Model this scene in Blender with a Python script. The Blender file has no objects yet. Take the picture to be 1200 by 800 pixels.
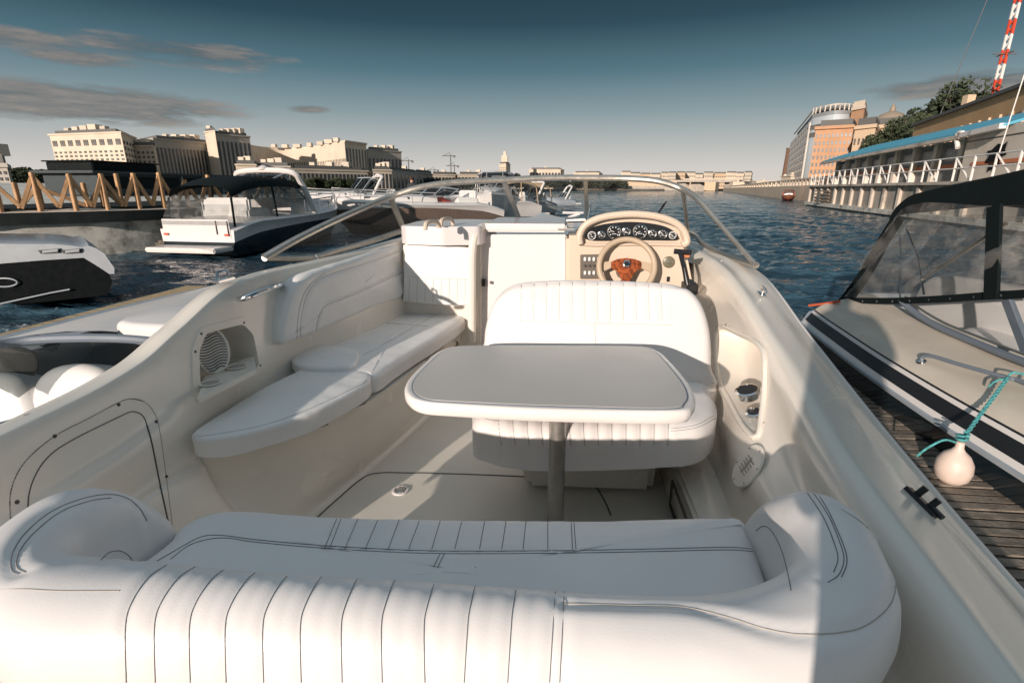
import bpy, math, random
from mathutils import Vector, Matrix, noise
from mathutils.bvhtree import BVHTree
random.seed(7)
C = bpy.context.scene.collection
R = math.radians
PI = math.pi
# ---------------------------------------------------------------- camera model (metres; boat axis = +Y, water = 0)
YAW, PIT, H, F = R(5.6), R(16.6), 1.75, 600.0
CAM = Vector((0, 0, H))
def ray(px, py):
    a = (px-600)/F; b = (py-400)/F
    fw = math.cos(PIT)-b*math.sin(PIT); up = -math.sin(PIT)-b*math.cos(PIT)
    return Vector((a*math.cos(YAW)-fw*math.sin(YAW), a*math.sin(YAW)+fw*math.cos(YAW), up))
def P(px, py, x=None, y=None, z=None, d=None):
    r = ray(px, py)
    t = x/r.x if x is not None else y/r.y if y is not None else (z-H)/r.z if z is not None else d
    return CAM + r*t
# ---------------------------------------------------------------- materials
MATS = {}
def mat(name, col, rough=.5, metal=0, var=.06, vs=4., bump=0., bs=40., coat=0., spec=.5, dirt=None, dirts=3., emit=None):
    m = bpy.data.materials.new(name); m.use_nodes = True
    nt = m.node_tree; b = nt.nodes['Principled BSDF']
    b.inputs['Roughness'].default_value = rough; b.inputs['Metallic'].default_value = metal
    b.inputs['Coat Weight'].default_value = coat; b.inputs['Coat Roughness'].default_value = .12
    b.inputs['Specular IOR Level'].default_value = spec
    tc = nt.nodes.new('ShaderNodeTexCoord'); no = nt.nodes.new('ShaderNodeTexNoise')
    no.inputs['Scale'].default_value = vs; no.inputs['Detail'].default_value = 5
    nt.links.new(tc.outputs['Object'], no.inputs['Vector'])
    rp = nt.nodes.new('ShaderNodeValToRGB')
    rp.color_ramp.elements[0].position = .3; rp.color_ramp.elements[1].position = .7
    rp.color_ramp.elements[0].color = [c*(1-var) for c in col]+[1]
    rp.color_ramp.elements[1].color = [min(1, c*(1+var)) for c in col]+[1]
    nt.links.new(no.outputs['Fac'], rp.inputs['Fac']); out = rp.outputs['Color']
    if dirt:
        n2 = nt.nodes.new('ShaderNodeTexNoise'); n2.inputs['Scale'].default_value = dirts; n2.inputs['Detail'].default_value = 8
        n2.inputs['Roughness'].default_value = .7
        nt.links.new(tc.outputs['Object'], n2.inputs['Vector'])
        r2 = nt.nodes.new('ShaderNodeValToRGB'); r2.color_ramp.elements[0].position = .5; r2.color_ramp.elements[1].position = .72
        nt.links.new(n2.outputs['Fac'], r2.inputs['Fac'])
        mx = nt.nodes.new('ShaderNodeMixRGB'); nt.links.new(r2.outputs['Color'], mx.inputs['Fac'])
        nt.links.new(out, mx.inputs['Color1']); mx.inputs['Color2'].default_value = list(dirt)+[1]; out = mx.outputs['Color']
    nt.links.new(out, b.inputs['Base Color'])
    rn = nt.nodes.new('ShaderNodeTexNoise'); rn.inputs['Scale'].default_value = vs*2.3+3; rn.inputs['Detail'].default_value = 2; rn.inputs['Roughness'].default_value = .5; nt.links.new(tc.outputs['Object'], rn.inputs['Vector'])
    rm_ = nt.nodes.new('ShaderNodeMapRange'); rm_.inputs['From Min'].default_value = .3; rm_.inputs['From Max'].default_value = .7; rm_.inputs['To Min'].default_value = rough*.85; rm_.inputs['To Max'].default_value = min(1, rough*1.18)
    nt.links.new(rn.outputs['Fac'], rm_.inputs['Value']); nt.links.new(rm_.outputs[0], b.inputs['Roughness'])
    if bump:
        n3 = nt.nodes.new('ShaderNodeTexNoise'); n3.inputs['Scale'].default_value = bs; n3.inputs['Detail'].default_value = 4
        nt.links.new(tc.outputs['Object'], n3.inputs['Vector'])
        bp = nt.nodes.new('ShaderNodeBump'); bp.inputs['Strength'].default_value = bump; bp.inputs['Distance'].default_value = .01
        nt.links.new(n3.outputs['Fac'], bp.inputs['Height']); nt.links.new(bp.outputs['Normal'], b.inputs['Normal'])
    MATS[name] = m; return m
GEL = mat('gelcoat_cream', (.80, .745, .665), .24, var=.03, vs=1.5, coat=.45, bump=.035, bs=5)
GELF = mat('gelcoat_floor', (.70, .66, .59), .45, var=.05, vs=2, bump=.08, bs=300)
GELW = mat('gelcoat_white', (.76, .71, .70), .25, var=.03, vs=1, coat=.3)
VIN = mat('white_vinyl', (.775, .745, .73), .40, var=.045, vs=3, bump=.05, bs=300)
VIN2 = mat('white_vinyl_soft', (.785, .77, .75), .42, var=.04, vs=4, bump=.10, bs=40)
STI = mat('stitch_thread', (.16, .16, .17), .8)
SEAM = mat('seam_dark', (.075, .07, .065), .7)
SEAMS = mat('seam_soft', (.42, .38, .33), .7)
TAB = mat('table_laminate', (.58, .545, .505), .36, var=.03, vs=.7, bump=.02, bs=200)
TABR = mat('table_rim', (.86, .80, .76), .3, coat=.3)
GRY = mat('grey_piping', (.16, .19, .23), .5)
ALU = mat('anodised_frame', (.50, .47, .42), .34, metal=.85, var=.1, vs=20)
ALUP = mat('brushed_pole', (.42, .40, .37), .38, metal=.8, var=.12, vs=30)
CHR = mat('chrome', (.75, .75, .75), .12, metal=1, var=.03)
BLK = mat('black_plastic', (.015, .015, .017), .35)
BLKM = mat('black_matte', (.01, .013, .014), .8, spec=.15, bump=.2, bs=80)
DASH = mat('dash_tan', (.66, .54, .43), .5, var=.03, vs=3, bump=.06, bs=250)
WHEEL = mat('wheel_leather', (.50, .39, .28), .42, var=.05, bump=.1, bs=200)
BURL = mat('burl_wood', (.27, .065, .018), .2, var=.75, vs=60, coat=.6)
GAUGE = mat('gauge_face', (.012, .014, .016), .2, coat=.5)
GWH = mat('gauge_marks', (.75, .75, .75), .5)
NAVY = mat('navy_hull', (.010, .018, .024), .18, var=.1, coat=.5)
BHULL = mat('black_hull', (.004, .006, .007), .6, spec=.04)
BROWN = mat('bronze_hull', (.16, .11, .085), .25, coat=.4)
BLUEH = mat('blue_hull', (.06, .09, .16), .25, coat=.4)
HULLW = mat('hull_white', (.76, .72, .69), .3, var=.04, vs=1.2, coat=.2)
HULLG = mat('hull_grey', (.36, .40, .44), .4)  # plain bluish grey for hulls, frames and fittings
CANV = mat('canvas_black', (.006, .011, .012), .85, bump=.35, bs=14, spec=.15)
TAN = mat('canvas_tan', (.50, .36, .22), .8, bump=.3, bs=6)
RED = mat('red_cover', (.55, .06, .03), .7, bump=.3, bs=8)
ORG = mat('orange_rope', (.6, .12, .05), .8)
TURQ = mat('turquoise_rope', (.08, .34, .35), .85, var=.4, vs=90)
WOODD = mat('dock_boards', (.215, .18, .145), .85, var=.35, vs=12, bump=.5, bs=60, dirt=(.08, .065, .05), dirts=5)
TIMB = mat('yellow_timber', (.52, .31, .16), .75, var=.2, vs=5, bump=.2, bs=30)
CONC = mat('weathered_concrete', (.70, .67, .60), .9, var=.18, vs=1.5, bump=.3, bs=12, dirt=(.05, .05, .045), dirts=1.2)
CONCL = mat('pale_concrete', (.62, .54, .46), .9, var=.12, vs=.6, bump=.2, bs=4, dirt=(.22, .19, .16), dirts=.7)
DARKQ = mat('dark_quay_timber', (.025, .03, .03), .9, spec=.15, var=.3, vs=3)
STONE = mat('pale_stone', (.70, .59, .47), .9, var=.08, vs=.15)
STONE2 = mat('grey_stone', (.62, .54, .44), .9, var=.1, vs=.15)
STONED = mat('shaded_stone', (.40, .37, .33), .9, var=.12, vs=.12)  # darker copy of the stone, shade of unlit facades put into the colour
WINM = mat('window_dark', (.05, .055, .06), .25, var=.5, vs=.3)
WINM2 = mat('window_mid', (.16, .15, .14), .3, var=.4, vs=.3)
GLB = mat('pale_glass_wall', (.50, .55, .58), .18, var=.15, vs=.1)
BRICK = mat('orange_brick', (.50, .29, .17), .9, var=.1, vs=.4)
OCHRE = mat('ochre_render', (.66, .42, .22), .9, var=.08, vs=.3, bump=.1, bs=2)
OCHRL = mat('ochre_light', (.64, .48, .33), .9)
ROOFB = mat('blue_roof', (.10, .42, .58), .5, var=.12, vs=.5)
ROOFG = mat('grey_roof', (.13, .13, .125), .8)
PANEL = mat('cream_panel', (.74, .67, .58), .8, var=.08, vs=.6, dirt=(.52, .46, .40), dirts=.4)
WALLSH = mat('grey_siding', (.26, .26, .26), .8, var=.15, vs=.5)
WHT = mat('white_paint', (.80, .76, .72), .5)
REDP = mat('red_paint', (.62, .07, .03), .5)
ORGP = mat('orange_paint', (.62, .20, .08), .6)
FOL = mat('foliage_dark', (.045, .06, .028), .9, var=.7, vs=.9)
FOL2 = mat('foliage_far', (.045, .055, .04), .95, var=.5, vs=.3)
BARK = mat('bark', (.08, .06, .04), .95, bump=.4, bs=15)
CLO = mat('dark_clothes', (.03, .035, .04), .9)
SKIN = mat('skin', (.50, .30, .21), .6)
HAIR = mat('hair', (.05, .03, .02), .8)
SHIRT = mat('pale_shirt', (.45, .36, .25), .9)
GROUND = mat('bank_ground', (.16, .145, .12), .95, var=.3, vs=.08)
def glass(name, tint=(.9, .93, .92), refl=.5, rough=.02, haze=0, bump=0, bs=5):
    m = bpy.data.materials.new(name); m.use_nodes = True; nt = m.node_tree
    for n in list(nt.nodes):
        if n.type == 'BSDF_PRINCIPLED': nt.nodes.remove(n)
    out = [n for n in nt.nodes if n.type == 'OUTPUT_MATERIAL'][0]
    tr = nt.nodes.new('ShaderNodeBsdfTransparent'); tr.inputs[0].default_value = list(tint)+[1]
    gl = nt.nodes.new('ShaderNodeBsdfGlossy'); gl.inputs['Roughness'].default_value = rough
    lw = nt.nodes.new('ShaderNodeLayerWeight'); lw.inputs['Blend'].default_value = .5
    pw_ = nt.nodes.new('ShaderNodeMath'); pw_.operation = 'POWER'; pw_.inputs[1].default_value = 4; nt.links.new(lw.outputs['Facing'], pw_.inputs[0])
    mu = nt.nodes.new('ShaderNodeMath'); mu.operation = 'MULTIPLY_ADD'; mu.inputs[1].default_value = refl*.8; mu.inputs[2].default_value = refl*.08
    nt.links.new(pw_.outputs[0], mu.inputs[0])
    mx = nt.nodes.new('ShaderNodeMixShader'); nt.links.new(mu.outputs[0], mx.inputs[0])
    nt.links.new(tr.outputs[0], mx.inputs[1]); nt.links.new(gl.outputs[0], mx.inputs[2]); last = mx.outputs[0]
    if haze or bump:
        tc = nt.nodes.new('ShaderNodeTexCoord'); no = nt.nodes.new('ShaderNodeTexNoise')
        no.inputs['Scale'].default_value = bs; no.inputs['Detail'].default_value = 2; no.inputs['Distortion'].default_value = 2.5
        nt.links.new(tc.outputs['Object'], no.inputs['Vector'])
        if bump:
            bp = nt.nodes.new('ShaderNodeBump'); bp.inputs['Strength'].default_value = bump; bp.inputs['Distance'].default_value = .05
            nt.links.new(no.outputs['Fac'], bp.inputs['Height']); nt.links.new(bp.outputs[0], gl.inputs['Normal'])
        if haze:
            df = nt.nodes.new('ShaderNodeBsdfDiffuse'); df.inputs[0].default_value = (.5, .48, .45, 1)  # pale noise patches stand for cloudy reflections on the vinyl
            r = nt.nodes.new('ShaderNodeValToRGB'); r.color_ramp.elements[0].position = .46; r.color_ramp.elements[1].position = .62
            r.color_ramp.elements[0].color = (haze*.35,)*3+(1,); r.color_ramp.elements[1].color = (haze*1.6,)*3+(1,)
            nt.links.new(no.outputs['Fac'], r.inputs['Fac'])
            m2 = nt.nodes.new('ShaderNodeMixShader'); nt.links.new(r.outputs[0], m2.inputs[0])
            nt.links.new(last, m2.inputs[1]); nt.links.new(df.outputs[0], m2.inputs[2]); last = m2.outputs[0]
    nt.links.new(last, out.inputs[0]); return m
GLASS = glass('windscreen_glass', (.95, .965, .965), .35)
GLASSD = glass('smoked_glass', (.30, .33, .33), .6)
VINC = glass('clear_vinyl', (.80, .81, .81), .9, rough=.10, haze=.13, bump=.35, bs=1.6)
# ---------------------------------------------------------------- objects
def tag(o, label=None, cat=None, group=None, kind=None):
    if label: o['label'] = label
    if cat: o['category'] = cat
    if group: o['group'] = group
    if kind: o['kind'] = kind
    return o
def empty(name, loc, label, cat, group=None, rz=0):
    o = bpy.data.objects.new(name, None); C.objects.link(o); o.location = loc; o.rotation_euler = (0, 0, rz)
    o.empty_display_size = .2
    o['_m'] = 1; del o['_m']
    return tag(o, label, cat, group)
def wm(o):
    m = Matrix.LocRotScale(o.location, o.rotation_euler, o.scale)
    return wm(o.parent) @ m if o.parent else m
class MB:
    def __init__(s): s.v = []; s.f = []
    def add(s, vs, fs):
        n = len(s.v); s.v += [Vector(v) for v in vs]; s.f += [tuple(i+n for i in f) for f in fs]; return s
    def box(s, c, d, rz=0, M=None):
        vs = [Vector((x*d[0]/2, y*d[1]/2, z*d[2]/2)) for x in (-1, 1) for y in (-1, 1) for z in (-1, 1)]
        Mx = M if M is not None else Matrix.Rotation(rz, 3, 'Z')
        vs = [Mx @ v + Vector(c) for v in vs]
        return s.add(vs, [(0, 1, 3, 2), (4, 6, 7, 5), (0, 4, 5, 1), (2, 3, 7, 6), (0, 2, 6, 4), (1, 5, 7, 3)])
    def beam(s, a, b, w, h=None, up=(0, 0, 1)):
        a = Vector(a); b = Vector(b); h = h or w; t = (b-a); L = t.length; t.normalize(); up = Vector(up)
        if abs(t.dot(up)) > .98: up = Vector((0, 1, 0))
        sx = t.cross(up).normalized(); u = sx.cross(t)
        return s.box((a+b)/2, (w, L, h), M=Matrix((sx, t, u)).transposed())
    def tube(s, pts, r, n=8, closed=False, caps=True):
        pts = [Vector(p) for p in pts]; m = len(pts); rs = r if isinstance(r, (list, tuple)) else [r]*m
        vs = []; prev = None
        for i, p in enumerate(pts):
            a = pts[(i-1) % m] if (closed or i > 0) else p; b = pts[(i+1) % m] if (closed or i < m-1) else p
            t = (b-a)
            t = t.normalized() if t.length > 1e-9 else Vector((0, 0, 1))
            if prev is None:
                k = Vector((0, 0, 1)) if abs(t.z) < .9 else Vector((1, 0, 0)); u = t.cross(k).normalized()
            else:
                u = prev - t*prev.dot(t); u.normalize()
            prev = u; w = t.cross(u)
            vs += [p+(u*math.cos(2*PI*k/n)+w*math.sin(2*PI*k/n))*rs[i] for k in range(n)]
        fs = [(i*n+k, i*n+(k+1) % n, ((i+1) % m)*n+(k+1) % n, ((i+1) % m)*n+k) for i in range(m if closed else m-1) for k in range(n)]
        if caps and not closed: fs += [tuple(range(n))[::-1], tuple((m-1)*n+k for k in range(n))]
        return s.add(vs, fs)
    def loft(s, rows, closed=False, capa=False, capb=False):
        n = len(rows[0]); vs = [v for r in rows for v in r]
        fs = [(i*n+k, i*n+(k+1) % n, (i+1)*n+(k+1) % n, (i+1)*n+k) for i in range(len(rows)-1) for k in range(n if closed else n-1)]
        if capa: fs.append(tuple(range(n))[::-1])
        if capb: fs.append(tuple((len(rows)-1)*n+k for k in range(n)))
        return s.add(vs, fs)
    def prism(s, pts, off):
        off = Vector(off); n = len(pts); pts = [Vector(p) for p in pts]
        return s.add(pts+[p+off for p in pts], [tuple(range(n))[::-1], tuple(range(n, 2*n))]+[(k, (k+1) % n, n+(k+1) % n, n+k) for k in range(n)])
    def lathe(s, c, prof, n=24, axis=(0, 0, 1)):
        ax = Vector(axis).normalized(); k = Vector((0, 0, 1)) if abs(ax.z) < .9 else Vector((1, 0, 0)); u = ax.cross(k).normalized(); w = ax.cross(u)
        rows = [[Vector(c)+ax*h+(u*math.cos(2*PI*i/n)+w*math.sin(2*PI*i/n))*r for i in range(n)] for r, h in prof]
        return s.loft(rows, True, True, True)
    def build(s, name, m, parent=None, ang=35, bevel=0, label=None):
        me = bpy.data.meshes.new(name); o = bpy.data.objects.new(name, me); C.objects.link(o)
        vs = s.v
        if parent is not None:
            inv = wm(parent).inverted(); vs = [inv @ v for v in s.v]; o.parent = parent
        me.from_pydata([tuple(v) for v in vs], [], s.f); me.validate()
        import bmesh
        bm = bmesh.new(); bm.from_mesh(me); bmesh.ops.recalc_face_normals(bm, faces=bm.faces)
        if bevel:
            ed = [e for e in bm.edges if len(e.link_faces) == 2 and e.calc_face_angle(0) > R(50)]
            bmesh.ops.bevel(bm, geom=ed, offset=bevel, segments=2, affect='EDGES', clamp_overlap=True)
        bm.to_mesh(me); bm.free()
        me.shade_smooth(); me.set_sharp_from_angle(angle=R(ang))
        if m: me.materials.append(m)
        if label: o['label'] = label
        return o
def cr(pts, n=8, closed=False):
    pts = [Vector(p) for p in pts]; m = len(pts); out = []
    for i in range(m if closed else m-1):
        g = (lambda j: pts[j % m]) if closed else (lambda j: pts[max(0, min(m-1, j))])
        a, b, c, d = g(i-1), g(i), g(i+1), g(i+2)
        for k in range(n):
            t = k/n
            out.append(.5*((2*b)+(c-a)*t+(2*a-5*b+4*c-d)*t*t+(3*b-a-3*c+d)*t**3))
    if not closed: out.append(pts[-1])
    return out
def lin(pts, n=8):
    out = []
    for a, b in zip(pts, pts[1:]):
        out += [Vector(a).lerp(Vector(b), k/n) for k in range(n)]
    return out+[Vector(pts[-1])]
def itp(tab, x):
    if x <= tab[0][0]: return tab[0][1]
    if x >= tab[-1][0]: return tab[-1][1]
    n = len(tab); i = 0
    while x > tab[i+1][0]: i += 1
    def dl(k): return (tab[k+1][1]-tab[k][1])/(tab[k+1][0]-tab[k][0])
    def sl_(k):
        if k == 0: return dl(0)
        if k == n-1: return dl(n-2)
        a, b = dl(k-1), dl(k)
        return 0 if a*b <= 0 else 2*a*b/(a+b)
    h = tab[i+1][0]-tab[i][0]; t = (x-tab[i][0])/h
    return (2*t**3-3*t*t+1)*tab[i][1]+(t**3-2*t*t+t)*h*sl_(i)+(-2*t**3+3*t*t)*tab[i+1][1]+(t**3-t*t)*h*sl_(i+1)
def resample(pts, n, closed=False):
    q = list(pts)+([pts[0]] if closed else []); L = [0]
    for a, b in zip(q, q[1:]): L.append(L[-1]+(b-a).length)
    out = []; j = 0
    for i in range(n):
        t = L[-1]*i/(n if closed else n-1)
        while j < len(q)-2 and L[j+1] < t: j += 1
        out.append(q[j].lerp(q[j+1], (t-L[j])/max(1e-9, L[j+1]-L[j])))
    return out
def slab(outline, nrm, th, r=.03, crown=.015, n=96, rings=10, smooth=6, puff=0, pleat=None):
    """padded cushion: outline = world points of the FRONT face, nrm points out of the front, th = thickness"""
    nrm = Vector(nrm).normalized()
    o = [Vector(p) for p in outline]
    o = resample(cr(o, smooth, True) if smooth else o, n, True)
    c = sum(o, Vector())/len(o)
    m = MB(); rows = []
    def inset(d):
        res = []
        for i, p in enumerate(o):
            t = (o[(i+1) % n]-o[i-1]).normalized(); q = nrm.cross(t).normalized()
            if q.dot(c-p) < 0: q = -q
            res.append(p+q*d)
        return res
    for k in range(5):
        a = k/4*PI/2; rows.append([p-nrm*(th-r*(1-math.sin(a))) for p in inset(r*(1-math.cos(PI/2-a)) if 0 else r*(1-math.sin(a)))])
    for k in range(1, 4): rows.append([p-nrm*(th-r-(th-2*r)*k/4) + (p-c).normalized()*puff*math.sin(PI*k/4) for p in o])
    for k in range(7):
        a = k/6*PI/2; rows.append([p-nrm*(r*(1-math.sin(a))) for p in inset(r*(1-math.cos(a)))])
    base = rows[-1]
    for k in range(1, rings):
        t = k/rings*.97; rows.append([p.lerp(c, t)+nrm*crown*(1-(1-t)**2) for p in base])
    m.loft(rows, True, True, True)
    if pleat: m.v = [pleat(v) for v in m.v]
    return m
from mathutils.kdtree import KDTree
def wrinkle(o, amp=.0012, sc=9.):
    M = wm(o); me = o.data; ns = [v.normal.copy() for v in me.vertices]
    for v, n_ in zip(me.vertices, ns):
        w = M @ v.co; q = noise.fractal(w*sc, 1.0, 2.1, 3)+.5*noise.noise(Vector((w.x*4, w.y*17, w.z*17)))
        v.co += n_*amp*q
    me.update()
def groove(o, paths, depth=.004, width=.010, n=60, smooth=True, lift=0):
    """press the upholstery in along its seams"""
    t = bvh(o); pts = []
    for p in paths: pts += trace(t, p, n*3, smooth, False, 0)
    if not pts: return
    kd = KDTree(len(pts)); [kd.insert(p, i) for i, p in enumerate(pts)]; kd.balance()
    M = wm(o); me = o.data; ns = [v.normal.copy() for v in me.vertices]
    for v, n_ in zip(me.vertices, ns):
        d = kd.find(M @ v.co)[2]
        if d < width*5: v.co -= n_*depth*(math.exp(-(d/width)**2)-.35*math.exp(-((d-width*2.4)/(width*1.3))**2))
    me.update()
def bvh(*objs):
    vs = []; fs = []
    for o in objs:
        M = wm(o); n = len(vs); vs += [M @ v.co for v in o.data.vertices]
        fs += [tuple(i+n for i in p.vertices) for p in o.data.polygons]
    return BVHTree.FromPolygons(vs, fs)
def trace(tree, path, n=40, smooth=True, closed=False, lift=.0006):
    q = [Vector((a, b, 0)) for a, b in path]
    q = cr(q, 8, closed) if smooth and len(q) > 2 else (q+[q[0]] if closed else q)
    q = resample(q, n, closed)
    out = []
    for p in q:
        h = tree.ray_cast(CAM, ray(p.x, p.y).normalized())
        if h[0] is not None: out.append(h[0]+(h[1] if h[1].dot(CAM-h[0]) > 0 else -h[1])*lift)
    return out
def pleats(parent, o, paths, r=.0008, m=None, name='pleat_seam', n=40, smooth=True, depth=.0035, width=.009):
    groove(o, paths, depth, width, n, smooth); return stitch(parent, [o], paths, r, m, name, n, smooth)
def stitch(parent, objs, paths, r=.0011, m=None, name='stitching', n=40, smooth=True, closed=False, lift=.0004):
    t = bvh(*objs); mb = MB()
    for p in paths:
        pts = trace(t, p, n, smooth, closed, lift)
        # break the line where it jumps from one surface to another
        seg = []
        for q in pts:
            if seg and (q-seg[-1]).length > .12:
                if len(seg) > 2: mb.tube(seg, r, 5)
                seg = []
            seg.append(q)
        if len(seg) > 2: mb.tube(seg, r, 5, closed and len(seg) == len(pts))
    return mb.build(name, m or STI, parent)
# ================================================================ river
def water():
    m = bpy.data.materials.new('river_water'); m.use_nodes = True; nt = m.node_tree; b = nt.nodes['Principled BSDF']
    b.inputs['Base Color'].default_value = (.042, .105, .155, 1); b.inputs['Roughness'].default_value = .05; b.inputs['IOR'].default_value = 1.33
    tc = nt.nodes.new('ShaderNodeTexCoord'); prev = None
    mp = nt.nodes.new('ShaderNodeMapping'); mp.inputs['Scale'].default_value = (.6, 1.3, 1); mp.inputs['Rotation'].default_value = (0, 0, R(12)); nt.links.new(tc.outputs['Object'], mp.inputs[0])
    for s_, st, ds in ((1.6, .8, .12), (4.5, 1.0, .07), (14, .8, .015)):
        n = nt.nodes.new('ShaderNodeTexNoise'); n.inputs['Scale'].default_value = s_; n.inputs['Detail'].default_value = 3; n.inputs['Distortion'].default_value = .6
        nt.links.new(mp.outputs[0], n.inputs['Vector'])
        bp = nt.nodes.new('ShaderNodeBump'); bp.inputs['Strength'].default_value = st; bp.inputs['Distance'].default_value = ds
        nt.links.new(n.outputs['Fac'], bp.inputs['Height'])
        if prev: nt.links.new(prev.outputs[0], bp.inputs['Normal'])
        prev = bp
    nt.links.new(prev.outputs[0], b.inputs['Normal'])
    n = nt.nodes.new('ShaderNodeTexNoise'); n.inputs['Scale'].default_value = 1.3; n.inputs['Detail'].default_value = 7; n.inputs['Roughness'].default_value = .68; n.inputs['Distortion'].default_value = .8
    nt.links.new(mp.outputs[0], n.inputs['Vector'])
    r = nt.nodes.new('ShaderNodeValToRGB'); r.color_ramp.elements[0].position = .38; r.color_ramp.elements[1].position = .66
    r.color_ramp.elements[0].color = (.010, .034, .054, 1); r.color_ramp.elements[1].color = (.055, .125, .17, 1); nt.links.new(n.outputs['Fac'], r.inputs['Fac']); nt.links.new(r.outputs['Color'], b.inputs['Base Color'])  # light in the wave crests put into the base colour as paler flecks
    return m
def river():
    vs, fs = [], []; NR, NC = 640, 520; nz = noise.noise
    for j in range(NR):
        y = 1.2*(420/1.2)**(j/(NR-1)); fade = max(0, 1-y/400); k1 = min(1, 18/y)
        for i in range(NC):
            x = y*(-2.3+4.2*i/(NC-1))
            a = nz((x*.55+y*.1, y*.85, 0)); b = nz((x*1.5, y*2.3-x*.5, 5)); c = nz((x*.14, y*.2, 9))
            h = .085*(1-2.2*abs(a))*1.0 + .045*(1-2.2*abs(b))*min(1, 40/y) + .09*c
            if k1 > .5: h += .016*nz((x*4.3, y*5.5, 2))
            vs.append((x, y, h*fade-.06))
    for j in range(NR-1):
        for i in range(NC-1):
            k = j*NC+i; fs.append((k, k+1, k+NC+1, k+NC))
    n = len(vs); vs += [(-900, -120, -.22), (900, -120, -.22), (900, 1600, -.22), (-900, 1600, -.22)]; fs.append((n, n+1, n+2, n+3))
    me = bpy.data.meshes.new('river'); me.from_pydata(vs, [], fs); me.shade_smooth(); me.materials.append(water())
    o = bpy.data.objects.new('river', me); C.objects.link(o); return o
tag(river(), 'dark blue choppy river water', None, None, 'structure')
# ================================================================ THE MOTORBOAT
boat = empty('motorboat', (-.3, 1.5, 0), 'cream motorboat with open cockpit, white vinyl seats and curved windscreen, filling the foreground', 'motorboat')
SOLE = .5
# --- starboard coaming: sections from the rub rail over the side deck down the inner wall
A_s = [(-.9, .70), (0, .76), (.6, .825), (1.1, .905), (1.6, 1.012), (2.2, 1.165), (2.85, 1.335), (3.3, 1.365), (3.9, 1.38)]
AX_s = [(-.9, 1.0), (.9, 1.05), (2.9, 1.05), (3.3, 1.03), (3.9, .95)]
Bpts = [P(1150, 800, z=1.04), P(1060, 665, z=1.06), P(985, 555, z=1.085), P(930, 470, z=1.12), P(900, 405, z=1.18)]
B_x = [(-.9, .58), (.3, .585), (Bpts[0].y, Bpts[0].x), (Bpts[2].y, Bpts[2].x), (Bpts[4].y, Bpts[4].x), (2.85, .83), (3.3, .82), (3.9, .78)]
B_z = [(-.9, .98), (.3, 1.03), (.8, 1.06), (1.4, 1.11), (2.0, 1.20), (2.5, 1.295), (2.8, 1.345), (3.1, 1.37), (3.9, 1.39)]
def stb_section(y):
    ax, az, bx, bz = itp(AX_s, y), itp(A_s, y), itp(B_x, y), itp(B_z, y)
    wx = itp([(0, .60), (1.0, .60), (1.6, .62), (2.1, .70), (2.6, .72), (3.3, .70)], y)
    lo = itp([(0, .56), (1.0, .56), (1.6, .58), (2.4, .64), (3.3, .64)], y)
    d = ax-bx
    pts = [(ax-.02, az-.55), (ax+.005, az-.10), (ax+.004, az-.03), (ax-.006, az-.006), (ax-.05, az+.014), (ax-d*.45, az+(bz-az)*.50+.012), (bx+.07, bz-.006), (bx+.03, bz+.002),
           (bx+.004, bz-.014), (bx-.012, bz-.05), (max(wx, bx-.03), bz-.14), (wx, .86), (wx-.01, .70), (lo, .60), (lo, SOLE-.02)]
    return [Vector((x, y, z)) for x, z in pts]
def loft_sections(fn, ys, n=5):
    rows = []
    for y in ys:
        s = fn(y); rows.append(s[:1]+cr(s[1:4], 3)[:-1]+cr(s[3:], n))
    return rows
def cut(mb, inside):
    mb.f = [f for f in mb.f if not any(inside(mb.v[i]) for i in f)]
    return mb
def inpoly(pt, poly):
    x, y = pt; c = False; j = len(poly)-1
    for i in range(len(poly)):
        xi, yi = poly[i]; xj, yj = poly[j]
        if (yi > y) != (yj > y) and x < (xj-xi)*(y-yi)/(yj-yi)+xi: c = not c
        j = i
    return c
ys = [-.9+i*.0125 for i in range(385)]
mb = MB(); mb.loft(loft_sections(stb_section, ys, 13))
stb_tmp = MB(); stb_tmp.v = list(mb.v); stb_tmp.f = list(mb.f)
so = stb_tmp.build('tmp', None); stree = bvh(so); bpy.data.objects.remove(so)
SP = [(842, 386), (868, 392), (890, 404), (897, 420), (897, 450), (893, 490), (888, 512), (872, 500), (855, 470), (842, 440)]
spoc = trace(stree, SP, 64, True, True, 0)
spoly = [(p.y, p.z) for p in spoc]; _cy = sum(a for a, b in spoly)/64; _cz = sum(b for a, b in spoly)/64; spoly = [(_cy+(a-_cy)*.985, _cz+(b-_cz)*.985) for a, b in spoly]
cut(mb, lambda v: v.x < .92 and v.z < 1.35 and inpoly((v.y, v.z), spoly))
coam_s = mb.build('starboard_coaming', GEL, boat, 60)
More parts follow.
